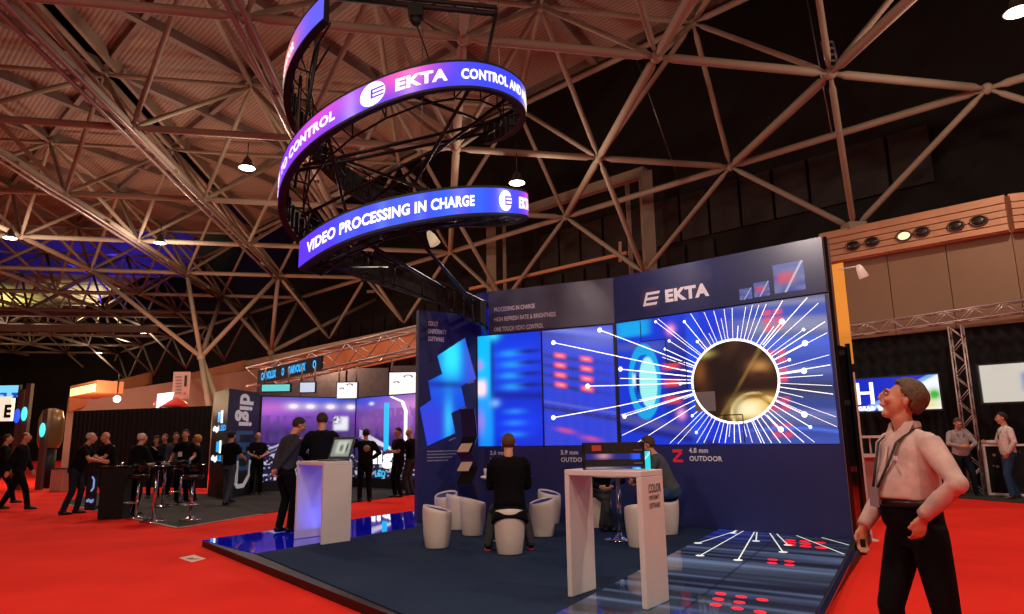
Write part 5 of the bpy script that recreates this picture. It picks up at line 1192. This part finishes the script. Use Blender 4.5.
for x0, x1 in ((258, 300), (302, 345), (348, 388), (391, 432)):
    a, b_ = at_y(x0, 374 - (x0 - 258) * .06, 27.6), at_y(x1, 402, 27.6); mb.box(((a[0] + b_[0]) / 2, 27.6, (a[2] + b_[2]) / 2), (b_[0] - a[0], .1, a[2] - b_[2]))
tag(mb.build('wall_far_panels', mat('far_grey_panel', '4c444c', .8, noise=.2)), kind='structure')

# box truss helper: four chords with zigzag lacing
def truss(mb, p, q, s_, r=.025, n=None, up=(0, 0, 1)):
    p, q = np.array(p, float), np.array(q, float); d = q - p; L = np.linalg.norm(d); d /= L; up = np.array(up, float); up = up - d * (up @ d); up /= np.linalg.norm(up); sd = np.cross(d, up); n = n or max(2, int(L / (s_ * 1.1)))
    cs = [(a, b_) for a in (-1, 1) for b_ in (-1, 1)]; C_ = {c: (p + sd * c[0] * s_ / 2 + up * c[1] * s_ / 2, q + sd * c[0] * s_ / 2 + up * c[1] * s_ / 2) for c in cs}
    for c in cs: mb.tube(C_[c][0], C_[c][1], r, 6)
    for c0, c1 in (((-1, -1), (-1, 1)), ((1, -1), (1, 1)), ((-1, -1), (1, -1)), ((-1, 1), (1, 1))):
        for k in range(n):
            A_, B_ = (c0, c1) if k % 2 else (c1, c0); a = C_[A_][0] + d * L * k / n; b_ = C_[B_][0] + d * L * (k + 1) / n; mb.tube(a, b_, r * .6, 5)
mtr2 = mat('truss_silver', 'b9a4a0', .4, .5)
tr = thing('lighting_truss', 'long silver box truss carrying the blue ticker sign, over the stadium displays', 'truss', at_y(335, 365, 25))
a, b_ = at_y(254, 378, 26), at_y(432, 336, 22); mb = MB(); truss(mb, a, b_, .7, .04); mb.build('lattice', mtr2, tr)
tk = thing('ticker_sign', 'dark ticker board with cyan glowing words on the far truss', 'sign', at_y(290, 370, 25))
p0, p1 = at_y(257, 384.5, 25.3), at_y(321, 370, 23.75); dxx = (p1 - p0); Lk = np.linalg.norm(dxx); dxx /= Lk; nk_ = np.array([dxx[1], -dxx[0], 0]); hK = .50
mb = MB(); mb.prism([p0, p1, p1 - nk_ * .1, p0 - nk_ * .1], (0, 0, hK)); mb.build('board', mat('ticker_board', '101830', .5), tk)
mcy = mat('ticker_cyan_glow', '30b0ff', .4, emit=1.1)
for x, tx, w_ in ((.07, 'CARVOLUX', .24), (.40, 'O', .04), (.50, 'CARVOLUX', .27), (.88, 'O', .05)):
    mb = MB(); put_text(mb, tx, p0 + dxx * Lk * x + nk_ * .02 + UP * .12, dxx, UP, .27, w_ * Lk, bold=.04); mb.build('lettering', mcy, tk)

# black partition behind the high tables
mb = MB(); a, b_ = at_z(66, 487, 0), at_z(207, 489, 0); hP = height_at(a[0], a[1], 411); nfold = 60; vs = []
for k in range(nfold + 1):
    p = a + (b_ - a) * k / nfold; vs += [p + [0, .06 * (k % 2), .02], p + [0, .06 * (k % 2), hP]]
mb.add(vs, [(2 * k, 2 * k + 2, 2 * k + 3, 2 * k + 1) for k in range(nfold)]); tag(mb.build('wall_partition', mdr), kind='structure')
# posts seen behind
# black counter with logo
ct = thing('black_counter', 'black draped counter with a small glowing logo where two men lean', 'counter', pc)
cw = .44; mb = MB(); mb.prism([pc + [-cw / 2, 0, .016], pc + [cw / 2, .1, .016], pc + [cw / 2 - .1, .55, .016], pc + [-cw / 2 - .1, .45, .016]], (0, 0, 1.0)); mb.build('draped_body', mdr, ct)
mb = MB(); mb.prism([pc + [-cw / 2 - .04, -.03, 1.016], pc + [cw / 2 + .04, .07, 1.016], pc + [cw / 2 - .06, .6, 1.016], pc + [-cw / 2 - .14, .5, 1.016]], (0, 0, .03)); mb.build('top', m_blackg, ct)
lg = thing('logo_board', 'small dark blue board with pale logo leaning at the left of the black counter', 'board', at_z(89, 512, 0))
q = at_z(89, 512, 0) + [0, 0, .02]; mb = MB(); mb.box(q + [0, .02, .45], (.24, .03, .86)); mb.build('board', mat('logo_board_blue', '16203c', .5), lg)
mb = MB()
for x0, z0_, x1, z1_ in ((0, .75, .05, .68), (.05, .68, .05, .5), (.05, .5, 0, .43)): mb.bar(q + [x0, -.0, z0_], q + [x1, -.0, z1_], .02, .03)
put_text(mb, 'digi', q + [-.09, -.005, .2], (1, 0, 0), UP, .07, .17, bold=.05); mb.build('logo', mat('logo_pale_glow', '88a8e0', .5, emit=.7), lg)

# high tables and bar stools with chrome columns
def bar_table(p, label):
    t = thing('high_table', label, 'table', p, 'high tables with chrome columns'); c = tuple(p)
    mb = MB(); mb.lathe([(.01, 1.03), (.30, 1.03), (.32, 1.045), (.31, 1.06), (.01, 1.06)], c, 28); mb.build('tabletop', m_blackg, t)
    mb = MB(); mb.lathe([(.035, .05), (.035, 1.03)], c, 14); mb.build('column', m_chrome, t); mb = MB(); mb.lathe([(.24, .016), (.24, .03), (.16, .05), (.05, .08)], c, 24); mb.build('foot_plate', m_chrome, t)
    mb = MB(); 
    for k in range(3): mb.ball(np.array(c) + [.12 * math.cos(k * 2.1), .12 * math.sin(k * 2.1), 1.085], (.05, .05, .025), 10)
    return t
bar_table(at_z(153, 522, 0), 'high round table on a chrome column, nearest us in front of the group'); bar_table(at_z(158, 508, 0) + [0, .2, 0], 'second high round table just behind the nearest one')
for x in (0,):
    for k, (dx_, dy_, col) in enumerate(((-.1, -.05, 'c8a890'), (.12, .05, 'b09a88'))):
        c = at_z(153, 522, 0) + [dx_, dy_, 1.062]; t = thing('small_bowl', ['pale small bowl on the left of the nearest high table', 'pale small bowl on the right of the nearest high table'][k], 'bowl', c); mb = MB(); mb.lathe([(.03, 0), (.065, .03), (.07, .05), (.062, .05), (.03, .012)], tuple(c), 18); mb.build('bowl_body', mat('bowl_' + col, col, .4), t)
def bar_stool(label):
    t = thing('bar_stool', label, 'stool', (0, 0, 0), 'bar stools with chrome columns')
    mb = MB(); mb.lathe([(.03, .80), (.17, .79), (.20, .82), (.20, .86), (.17, .88), (.02, .88)], (0, 0, 0), 20); mb.build('seat', m_blackg, t)
    mb = MB(); mb.loft([[.19 * math.cos(a), .19 * math.sin(a), .98] for a in np.linspace(math.pi, 2 * math.pi, 9)], [(.10, .012)] * 9, 6, side=(0, 0, 1)); mb.build('backrest', m_blackg, t)
    mb = MB(); mb.lathe([(.028, .04), (.028, .80)], (0, 0, 0), 12); mb.build('column', m_chrome, t)
    mb = MB(); mb.lathe([(.20, .016), (.20, .03), (.12, .055), (.035, .09)], (0, 0, 0), 22); mb.build('foot_plate', m_chrome, t)
    mb = MB(); n = 18; pts = [[.0 + .15 * math.cos(a), .13 + .15 * math.sin(a), .32] for a in np.linspace(0, 2 * math.pi, n + 1)]; mb.loft(pts, [.012] * (n + 1), 6, side=(0, 0, 1), caps=False); mb.tube([0, 0, .32], [0, .0, .36], .035, 10); mb.build('footrest', m_chrome, t)
    return t
bs0 = None
for px, py, yaw, lb in ((127, 511, 20, 'bar stool with chrome column, leftmost, beside the black counter'), (135.5, 518.5, 160, 'bar stool with chrome column, second from the left, in front of the white-haired man'), (190, 521, 200, 'bar stool with chrome column standing alone at the right, in front of the group'), (179, 505, 80, 'bar stool with chrome column further back between the high tables')):
    if bs0 is None: bs0 = bar_stool(lb); o = bs0
    else: o = copy_thing(bs0); o['label'] = lb
    o.location = tuple(at_z(px, py, 0)); o.rotation_euler = (0, 0, R_(yaw))

# planter-like striped bin
q = at_z(55.5, 492, 0); bn = thing('striped_bin', 'pinkish vertically ribbed box standing on the red carpet at the far left', 'box', q)
mb = MB(); mb.box(q + [0, .2, .36], (.40, .4, .70)); mb.build('box_body', mat('bin_pink', 'b07a6c', .6), bn); mb = MB()
for k in range(7): mb.box(q + [-.18 + .06 * k, -.01, .36], (.03, .02, .68))
mb.build('ribs', mat('bin_rib', 'd09a88', .6), bn); mb = MB(); mb.box(q + [0, .2, .725], (.44, .44, .03)); mb.build('lid', m_black, bn)

# far left: lit sign with pillars
sg = thing('letter_sign', 'white lit sign with a dark letter E at the far left edge', 'sign', at_y(5, 405, 24)); a, b_ = at_y(-14, 397, 24), at_y(11, 421, 24)
mb = MB(); mb.box(((a[0] + b_[0]) / 2, 24, (a[2] + b_[2]) / 2), (b_[0] - a[0], .2, a[2] - b_[2])); mb.build('light_face', mat('sign_cream_glow', 'f0e8d0', .5, emit=.9), sg)
mb = MB(); put_text(mb, 'E', at_y(3.5, 417, 23.88), (1, 0, 0), UP, .42, .24, bold=.05); mb.build('letter', m_black, sg)
tv = thing('wide_screen', 'cyan-white wide screen above the letter sign at the left edge', 'screen', at_y(5, 391, 24)); a, b_ = at_y(-14, 386, 24), at_y(19, 397, 24); c = np.array([(a[0] + b_[0]) / 2, 24, (a[2] + b_[2]) / 2])
mb = MB(); mb.box(c, (b_[0] - a[0] + .06, .14, a[2] - b_[2] + .06)); mb.build('housing', m_black, tv); mb = MB(); U, V = grid_led(mb, c + [-(b_[0] - a[0]) / 2, -.08, -(a[2] - b_[2]) / 2], np.array([1., 0, 0]), UP, b_[0] - a[0], a[2] - b_[2], 30, 12); C = np.tile(np.array(lin('80d8ff')), (len(U), 1)); C = mixc(C, '2040c0', (V < .35) * (vnoise(U * 14, V * 2, 2) > .45) * 1.0); mb.build('screen', led_mat('display_glow', 1.05, .3), tv, C)
mpil = mat('pillar_paint', '5a4038', .6); mcg = mat('uplight_cyan_glow', '50e8e0', .4, emit=1.2); mbg = mat('uplight_blue_glow', '2a50ff', .4, emit=1.2)
for k, (x, y0, y1, yb, gl, lb) in enumerate(((15, 390, 428, 488, mbg, 'dark pillar with a blue glow beside the letter sign'), (22, 384, 428, 488, mcg, 'dark pillar with a turquoise glow right of the letter sign'), (42, 410, 440, 490, mcg, 'slim pillar with a turquoise lamp standing apart at the left'))):
    c = at_y(x, 440, 23.6); zt = at_y(x, y0, 23.6)[2]; t = thing('glowing_pillar', lb, 'pillar', (c[0], 23.6, 0)); mb = MB(); mb.box((c[0], 23.7, zt / 2 + .02), (.17, .16, zt)); mb.build('post', mpil, t)
    zg = at_y(x, [416, 414, 430][k], 23.6)[2]; mb = MB(); mb.ball((c[0], 23.56, zg), (.09, .08, .24), 14); mb.build('lamp', gl, t)
gb = thing('round_lantern', 'dim amber rounded display case between the pillars and the black partition', 'display case', at_y(51, 430, 25)); c = at_y(51, 428, 25); mb = MB(); mb.loft([c + [0, 0, -.7], c + [0, 0, -.5], c + [0, 0, .3], c + [0, 0, .62], c + [0, 0, .7]], [.3, .38, .4, .3, .1], 20); mb.build('shade', mat('amber_case', '6a4a28', .3, emit=.15), gb); mb = MB(); mb.tube([c[0], c[1], 0], c - [0, 0, .7], .25, 12); mb.build('stem', m_black, gb)

# lit sign boxes, banner and bright screen on the far left bulkhead
sb_ = thing('yellow_lightbox', 'yellow-white lit sign box jutting out of the far orange bulkhead', 'lightbox', at_y(84, 388, 31)); p0, p1 = at_y(69, 398, 31), at_y(96, 392.5, 30); d = p1 - p0; n_ = np.array([d[1], -d[0], 0]); n_ /= np.linalg.norm(n_)
hh = height_at(p0[0], p0[1], 386) - p0[2]; mb = MB(); mb.prism([p0, p1, p1 - n_ * 1.2, p0 - n_ * 1.2], (0, 0, hh)); mb.build('housing', mfo, sb_); mb = MB(); mb.prism([p0 + n_ * .03 + d * .05 + UP * .06, p1 + n_ * .03 - d * .03 + UP * .06, p1 - d * .03 + UP * .06, p0 + d * .05 + UP * .06], (0, 0, hh - .2)); mb.build('light_face', mat('lightbox_yellow', 'f4f0a0', .5, emit=1.1), sb_)
bn_ = thing('hanging_banner', 'pinkish white hanging banner with short grey lines and a red square, left of the tower', 'banner', at_y(189, 390, 28)); a, b_ = at_y(174, 372, 28), at_y(188.5, 399, 28); mb = MB(); mb.box(((a[0] + b_[0]) / 2 + .0, 28, (a[2] + b_[2]) / 2), (b_[0] - a[0], .06, a[2] - b_[2])); mb.build('cloth', mat('banner_pink', 'c8a09a', .7), bn_)
mb = MB()
for k in range(6): p = at_y(175.5, 377 + 3.2 * k, 27.95); mb.box(p + [.12, 0, 0], (.24, .01, .05))
mb.build('lines', mat('banner_grey', '8a6a68', .7), bn_); mb = MB(); p = at_y(184.5, 393.5, 27.95); mb.box(p, (.1, .01, .1)); mb.build('red_square', mat('banner_red', 'c03028', .6, emit=.2), bn_); mb = MB(); p = at_y(185.5, 381, 27.95); mb.box(p, (.09, .01, .45)); mb.build('dark_strip', m_black, bn_)
bsx = thing('bright_screen', 'over-bright blue-white screen slanting beside the pink banner', 'screen', at_y(163, 400, 27)); mb = MB(); q = [at_y(156, 408, 26), at_y(171, 399, 25.6), at_y(173, 392, 25.6), at_y(157.5, 394, 26)]; mb.prism(q, (0, .1, 0)); mb.build('screen', mat('bright_screen_glow', 'dfe8ff', .4, emit=1.6), bsx)
kb = thing('round_kiosk', 'low round-roofed kiosk with a red rim behind the black partition', 'kiosk', (at_y(170, 410, 27)[0], 27, 0)); c = at_y(170, 411, 27); c[2] = 0; zt = height_at(c[0], 27, 401); mb = MB(); mb.lathe([(.42, .02), (.42, zt - .25), (.42, zt - .2)], tuple(c), 28); mb.build('drum', mat('kiosk_grey', '6a5650', .6), kb); mb = MB(); mb.lathe([(.4, zt - .22), (.62, zt - .2), (.58, zt - .05), (.3, zt + .12)], tuple(c), 28); mb.build('rim', mat('kiosk_red', 'b83028', .5, emit=.25), kb)

# tree columns carrying the frame
def tree(label, base, tops, foot):
    t = thing('branching_column', label, 'column', foot[0]); 
    for f_ in foot: mb = MB(); mb.tube(f_, base, .14, 10); mb.build('trunk', m_tube, t)
    for q in tops: mb = MB(); mb.tube(base, q, .11, 10); mb.build('branch', m_tube, t)
    mb = MB(); mb.ball(base, .2, 12); mb.build('joint', m_tube, t)
for (px, py, Y, ti, tj, lb) in ((201, 357, 34, -3, 4, 'branching steel column with two trunks, behind the tall dark tower'), (271, 352, 38, -2, 5, 'branching steel column standing behind the far truss')):
    bse = at_y(px, py, Y); tree(lb, bse, [N3(ti, tj), N3(ti + 1, tj), N3(ti, tj + 1) if ti + tj + 1 <= 3 else N3(ti, tj - 1), N3(ti - 1, tj)], [np.array([bse[0] + 1.6, Y - .8, 0]), np.array([bse[0] + 2.2, Y + .6, 0])])
mb = MB(); g = N3(2.5, .5, 7.1); mb.box(g, (.5, .5, .3)); tag(mb.build('trim_10', m_tube), kind='structure')

# coloured light on the far roof
mb = MB(); mb.prism([N3(-16, 6.8, ZD), N3(-4.2, 6.8, ZD), N3(-4.2, 6.8, 18.1), N3(-16, 6.8, 18.1)], (0, .2, 0))
tag(mb.build('wall_clerestory', mat('clerestory_grey', '6a6672', .8, noise=.3, nscale=.5)), kind='structure')
for nm, i_, j_, z, col, e, dirv in (('blue_uplight', -6.3, 5.2, 13.2, (.07, .05, 1.0), 1500, (0, 1, .35)), ('blue_uplight', -4.6, 5.2, 13.2, (.07, .05, 1.0), 1300, (0, 1, .35)), ('blue_uplight', -5.3, 6.0, 10.2, (.08, .05, 1.0), 1300, (0, .6, 1)), ('green_uplight', -8.5, 8.6, 8.6, (.78, .92, .30), 7000, (0, -.2, 1)), ('green_uplight', -6.2, 8.4, 8.6, (.9, .85, .5), 6000, (0, -.2, 1)), ('green_uplight', -7.3, 10.2, 9.0, (.35, .95, .15), 500, (0, -.2, 1))):
    p = N3(i_, j_, z); l = bpy.data.lights.new(nm, 'SPOT'); l.energy = e; l.color = col; l.shadow_soft_size = .3; l.spot_size = math.radians(75 if (nm[0] == 'b' and z > 11) else 105); l.spot_blend = .8
    lo = bpy.data.objects.new(nm, l); COL.objects.link(lo); lo.location = tuple(p); lo.rotation_euler = Vector(dirv).to_track_quat('-Z', 'Y').to_euler()
# long pink beams crossing the far left
mb = MB(); mb.bar(at_y(-20, 312, 45), at_y(186, 314, 47), .45, .5); mb.bar(at_y(-20, 328, 44), at_y(158, 329.5, 46), .5, .45); mb.bar(at_y(-20, 231, 36), at_y(122, 233, 38), .3, .35)
tag(mb.build('trim_11', m_tube), kind='structure')
# floodlight under the lower ribbon, aimed at the display wall
fd = thing('floodlight', 'small silver floodlight pointing down below the lower ribbon of the spiral sign', 'spotlight', at_y(430, 237, 11.6)); c = at_y(432, 238, 11.6); ax_ = np.array([.45, 0, -.89])
mb = MB(); mb.loft([c - ax_ * .14, c - ax_ * .05, c + ax_ * .13, c + ax_ * .14], [.03, .07, .10, .08], 16); mb.build('head', mat('flood_cream', 'd8c8a0', .4, emit=.5), fd); mb = MB(); mb.tube(c - ax_ * .12, c - ax_ * .12 + [-.05, 0, .9], .012, 6); mb.build('stem', m_black, fd)
for tgt, src, e in (((3.2, 10.6, 3.9), (0.9, 7.6, 5.6), 420), ((1.2, 12.1, 3.9), (-.6, 9.0, 5.2), 300)):  # unseen spots added apart from the floodlight to brighten the display wall
    l = bpy.data.lights.new('wall_fill_light', 'SPOT'); l.energy = e; l.color = (1, .80, .72); l.spot_size = R_(70); l.spot_blend = .7; l.shadow_soft_size = .1; lo = bpy.data.objects.new('wall_fill_light', l); COL.objects.link(lo); lo.location = src; lo.rotation_euler = (Vector(tgt) - Vector(src)).to_track_quat('-Z', 'Y').to_euler()
# small flaring lamp over the partition
fl_ = thing('flaring_lamp', 'small glaring white lamp above the black partition at the left', 'lamp', at_y(117, 399, 25)); c = at_y(117, 399, 25); mb = MB(); mb.ball(c, .12, 14); mb.build('bulb', lampm, fl_); mb = MB(); mb.tube(c + [0, 0, .1], c + [0, 0, .9], .03, 6); mb.build('stem', m_shade, fl_)
for q_, e in ((c + [0, .4, 0], 120), (at_y(90, 404, 29), 420), (at_y(215, 385, 30), 260), (at_y(330, 352, 27), 420)):  # the bulb's light, then unseen warm lights added over the far walls
    l = bpy.data.lights.new('warm_fill_light', 'POINT'); l.energy = e; l.color = (1, .62, .36); l.shadow_soft_size = .15; lo = bpy.data.objects.new('warm_fill_light', l); COL.objects.link(lo); lo.location = tuple(q_)

# ================================================================== RIGHT BACKGROUND
tr = thing('box_truss', 'silver box truss running along the beige wall panels at the right', 'truss', bw(1, 4.1, .5))
mb = MB(); truss(mb, bw(-1.6, 4.12, .45), bw(K2 + .3, 4.30, .45), .27, .02); truss(mb, bw(K2 + .3, 4.30, .45), bw3(6, 4.55, .45), .27, .02); mb.build('lattice', mtr2, tr)
vt = thing('lattice_mast', 'vertical silver lattice mast between the two right-hand screens', 'mast', bw(2.22, 0, .45)); mb = MB(); truss(mb, bw(2.22, .03, .45), bw(2.22, 4.0, .45), .27, .02, up=(D2[0], D2[1], 0)); mb.build('lattice', mtr2, vt); mb = MB(); mb.box(bw(2.22, .015, .45), (.45, .45, .03)); mb.build('foot_plate', m_grey, vt)
def wscreen(name, label, s0, s1, z0, z1, off, fn, nx=80, ny=50, fcol=None):
    t = thing(name, label, 'screen', bw((s0 + s1) / 2, (z0 + z1) / 2, off)); a = bw(s0, z0, off); mb = MB(); mb.prism([a - V3(D2) * .04 - UP * .04, bw(s1, z0, off) + V3(D2) * .04 - UP * .04, bw(s1, z1, off) + V3(D2) * .04 + UP * .04, bw(s0, z1, off) - V3(D2) * .04 + UP * .04], [-NB[0] * .1, -NB[1] * .1, 0]); mb.build('housing', m_black, t)
    mb = MB(); U, V = grid_led(mb, a + V3(NB) * .01, V3(D2), UP, s1 - s0, z1 - z0, nx, ny); mb.build('picture', led_mat('display_glow', 1.05, .3), t, fn(U, V)); return t, a + V3(NB) * .02
def hpic(U, V):
    C = np.tile(np.array(lin('0a28c0')), (len(U), 1)); dg = V * .95 - U * .9; C = mixc(C, 'e8f4ff', np.clip((.42 - (V - (U - .25) * 1.35) * 1.1) * 6 - 1.6, 0, 1)); C = mixc(C, '50a8f0', np.clip(1 - np.abs(V - (U - .22) * 1.35) / .09, 0, 1)); C = mixc(C, 'f4f8ff', ((V - (U - .25) * 1.35) < -.05) * 1.0)
    C = mixc(C, 'f0b820', np.clip(blob(U, V, .80, .32, .12, .2) * 1.3, 0, 1) * (vnoise(U * 60, V * 30, 4) > .3)); C = mixc(C, '40b038', np.clip(blob(U, V, .95, .42, .06, .16) * 1.2, 0, 1)); C = mixc(C, 'e8d040', np.clip(blob(U, V, .7, .12, .3, .12), 0, 1) * (U > .45)); C = mixc(C, '1a4ad0', (V < .16) * (U < .4) * (vnoise(U * 50, V * 12, 2) > .5)); return C
t, q = wscreen('wall_screen', 'wide screen with white letter H on blue behind the looking-up man', -.62, 1.74, 2.02, 2.86, .6, hpic)
mb = MB()
for x0, z0_, x1, z1_, w_ in ((.48, .18, .48, .74, .09), (.82, .18, .82, .74, .09), (.48, .47, .82, .47, .07)): mb.bar(q + V3(D2) * x0 + UP * z0_, q + V3(D2) * x1 + UP * z1_, .01, w_, up=V3(D2) if x0 == x1 else UP)
mb.build('letter_h', m_glow, t); mb = MB(); put_text(mb, 'GEAR', q + V3(D2) * .44 + UP * .03, V3(D2), UP, .10, .42, bold=.05); mb.build('lettering', m_glow, t)
def p2(U, V):
    C = np.tile(np.array(lin('c8c0b4')), (len(U), 1)); C = mixc(C, '1c62b0', blob(U, V, .85, .5, .22, .26, 6)); C = mixc(C, '70c8f0', blob(U, V, .85, .5, .14, .12)); C = mixc(C, 'a8c8d8', blob(U, V, .85, .2, .2, .06)); C = mixc(C, '1a4030', (U < .02) * 1.0); return C
wscreen('wall_screen', 'pale screen with a blue shape, high at the right edge of the picture', 2.62, 3.9, 2.12, 2.98, .75, p2)
ba = thing('starry_barrier', 'low black barrier cloth with pale dots and white rails behind the man in white', 'barrier', bw(2.9, 0, .9)); 
mb = MB(); mb.prism([bw(2.5, .06, .62), bw(4.4, .06, .62), bw(4.4, 1.1, .62), bw(2.5, 1.1, .62)], [-NB[0] * .03, -NB[1] * .03, 0]); mb.build('cloth', mdr, ba)
for z in (.05, 1.15): mb = MB(); mb.bar(bw(2.48, z, .62), bw(4.4, z, .62), .05, .05); mb.build('rail', m_white, ba)
mb = MB(); mb.bar(bw(2.48, .02, .62), bw(2.48, 1.17, .62), .05, .05); mb.build('upright', m_white, ba)
mb = MB(); r9 = random.Random(4)
for k in range(26):
    c = bw(2.55 + r9.random() * 1.8, .15 + r9.random() * .85, .625); rr_ = r9.choice([.012, .02, .035]); mb.poly([c + V3(D2) * rr_ * math.cos(a) + UP * rr_ * math.sin(a) for a in np.linspace(0, 2 * math.pi, 11)[:-1]])
tag(mb.build('dots', mat('dot_grey', '8a8484', .6), ba), kind='stuff')
# arm lamp over the display wall and the lit strip next to it
al = thing('arm_spotlight', 'white arm spotlight sticking out beside the top of the display wall', 'spotlight', at_y(839, 270, 12)); a, b_ = at_y(838, 269.5, 12), at_y(859, 266, 11.9); mb = MB(); mb.tube(a, b_, .012, 6); mb.build('arm', m_white, al)
c = at_y(861, 271, 11.9); ax_ = np.array([.35, 0, -.94]); mb = MB(); mb.loft([c - ax_ * .12, c - ax_ * .05, c + ax_ * .12, c + ax_ * .13], [.03, .06, .085, .07], 16); mb.build('head', mat('lamp_pinkish', 'e8c8bc', .4, emit=.25), al)
op = thing('orange_lit_panel', 'narrow upright panel with painted-in orange lamplight between display wall and beige panels', 'panel', (at_y(850, 500, 12.6)[0], 12.6, 0)); q = [at_y(836, 264, 12.6), at_y(843, 266, 12.4), at_y(851, 366, 12.4), at_y(845, 368, 12.6)]
xs = at_y(843, 366, 12.5)[0]; zt = at_y(840, 265, 12.5)[2]; mb = MB(); mb.prism([[xs - .12, 12.6, 2.7], [xs + .10, 12.3, 2.7], [xs + .10, 12.3, zt], [xs - .12, 12.6, zt]], (.03, .05, 0)); mb.build('panel', mat('orange_lamplight_glow', 'd88a30', .5, emit=.6), op)  # lamplight falling on the panel is put in as orange emission
mb = MB(); mb.box((xs - .16, 12.65, zt / 2), (.1, .1, zt)); mb.box((xs + .0, 12.5, 1.36), (.2, .1, 2.65)); mb.build('post', mat('post_brown', '7a5238', .6), op)
wp = thing('white_upright', 'pinkish white upright strip just right of the black end panel', 'post', at_z(870, 541, 0)); g = at_z(870, 541, 0); zt = height_at(g[0], g[1], 372); mb = MB(); mb.box(g + [0, .05, zt / 2], (.10, .06, zt)); mb.build('strip', m_white, wp); mb = MB(); mb.box(g + [0, .05, .01], (.2, .2, .02)); mb.build('foot', m_white, wp)
wc = thing('white_bar_counter', 'white counter with small lamps behind the looking-up man', 'counter', at_z(872, 505, 0)); g = at_z(872, 505, 0); mb = MB(); mb.box(g + [.2, .2, 1.0], (1.4, .5, .06)); mb.build('top', m_white, wc); mb = MB(); mb.box(g + [.2, .25, .49], (1.2, .35, .96)); mb.build('base', mat('counter_pink', 'b88a80', .6), wc)
for s_ in (-.4, .0, .4): mb = MB(); mb.tube(g + [.2 + s_, .2, 1.03], g + [.2 + s_, .2, 1.36], .02, 8); mb.build('stem', m_white, wc)
mb = MB(); mb.box(g + [.2, .2, 1.39], (1.4, .4, .05)); mb.build('upper_shelf', m_white, wc)

# dark carpet along the right-hand wall
mb = MB(); g0, g1 = at_z(905, 494, 0), at_z(1040, 505, 0); mb.prism([[g0[0], g0[1], .001], [g1[0], g1[1], .001], [g1[0] + 3.4, g1[1] + 1.2, .001], [g0[0] - 2.2, g0[1] + 5.5, .001]], (0, 0, .012))
tag(mb.build('trim_12', mat('charcoal_carpet', '2b2522', .95)), kind='structure')

# thin cables and a small caged light box up in the frame, right half
for k, (x0, y0, x1, y1, z0, z1, lb) in enumerate(((806, -6, 832, 134, 12.9, 9.2, 'thin pale cable hanging beside the frame joint, upper right'), (634, 52, 678, 178, 10.0, 9.0, 'thin pale cable hanging from the frame above the portal frame'))):
    a, b_ = at_y(x0, y0, 16.5 + k * 5), at_y(x1, y1, 17.5 + k * 6); t = thing('hanging_cable', lb, 'cable', b_); mb = MB(); mb.tube(a, b_, .018, 6); mb.build('cable', m_grey, t)
a, b_ = at_y(827, 42, 15.1), at_y(833, 67, 15.2); d = (b_ - a) / np.linalg.norm(b_ - a); cb = thing('cage_box', 'small grey ladder-like metal box fixed above the upper right frame joint', 'box', b_)
for s_ in (-.14, .14): mb = MB(); mb.tube(a + [s_, 0, 0], b_ + [s_, 0, 0], .025, 6); mb.build('rail', m_grey, cb)
for k in range(5): p = a + (b_ - a) * k / 4; mb = MB(); mb.bar(p - [.14, 0, 0], p + [.14, 0, 0], .03, .05); mb.build('rung', m_grey, cb)
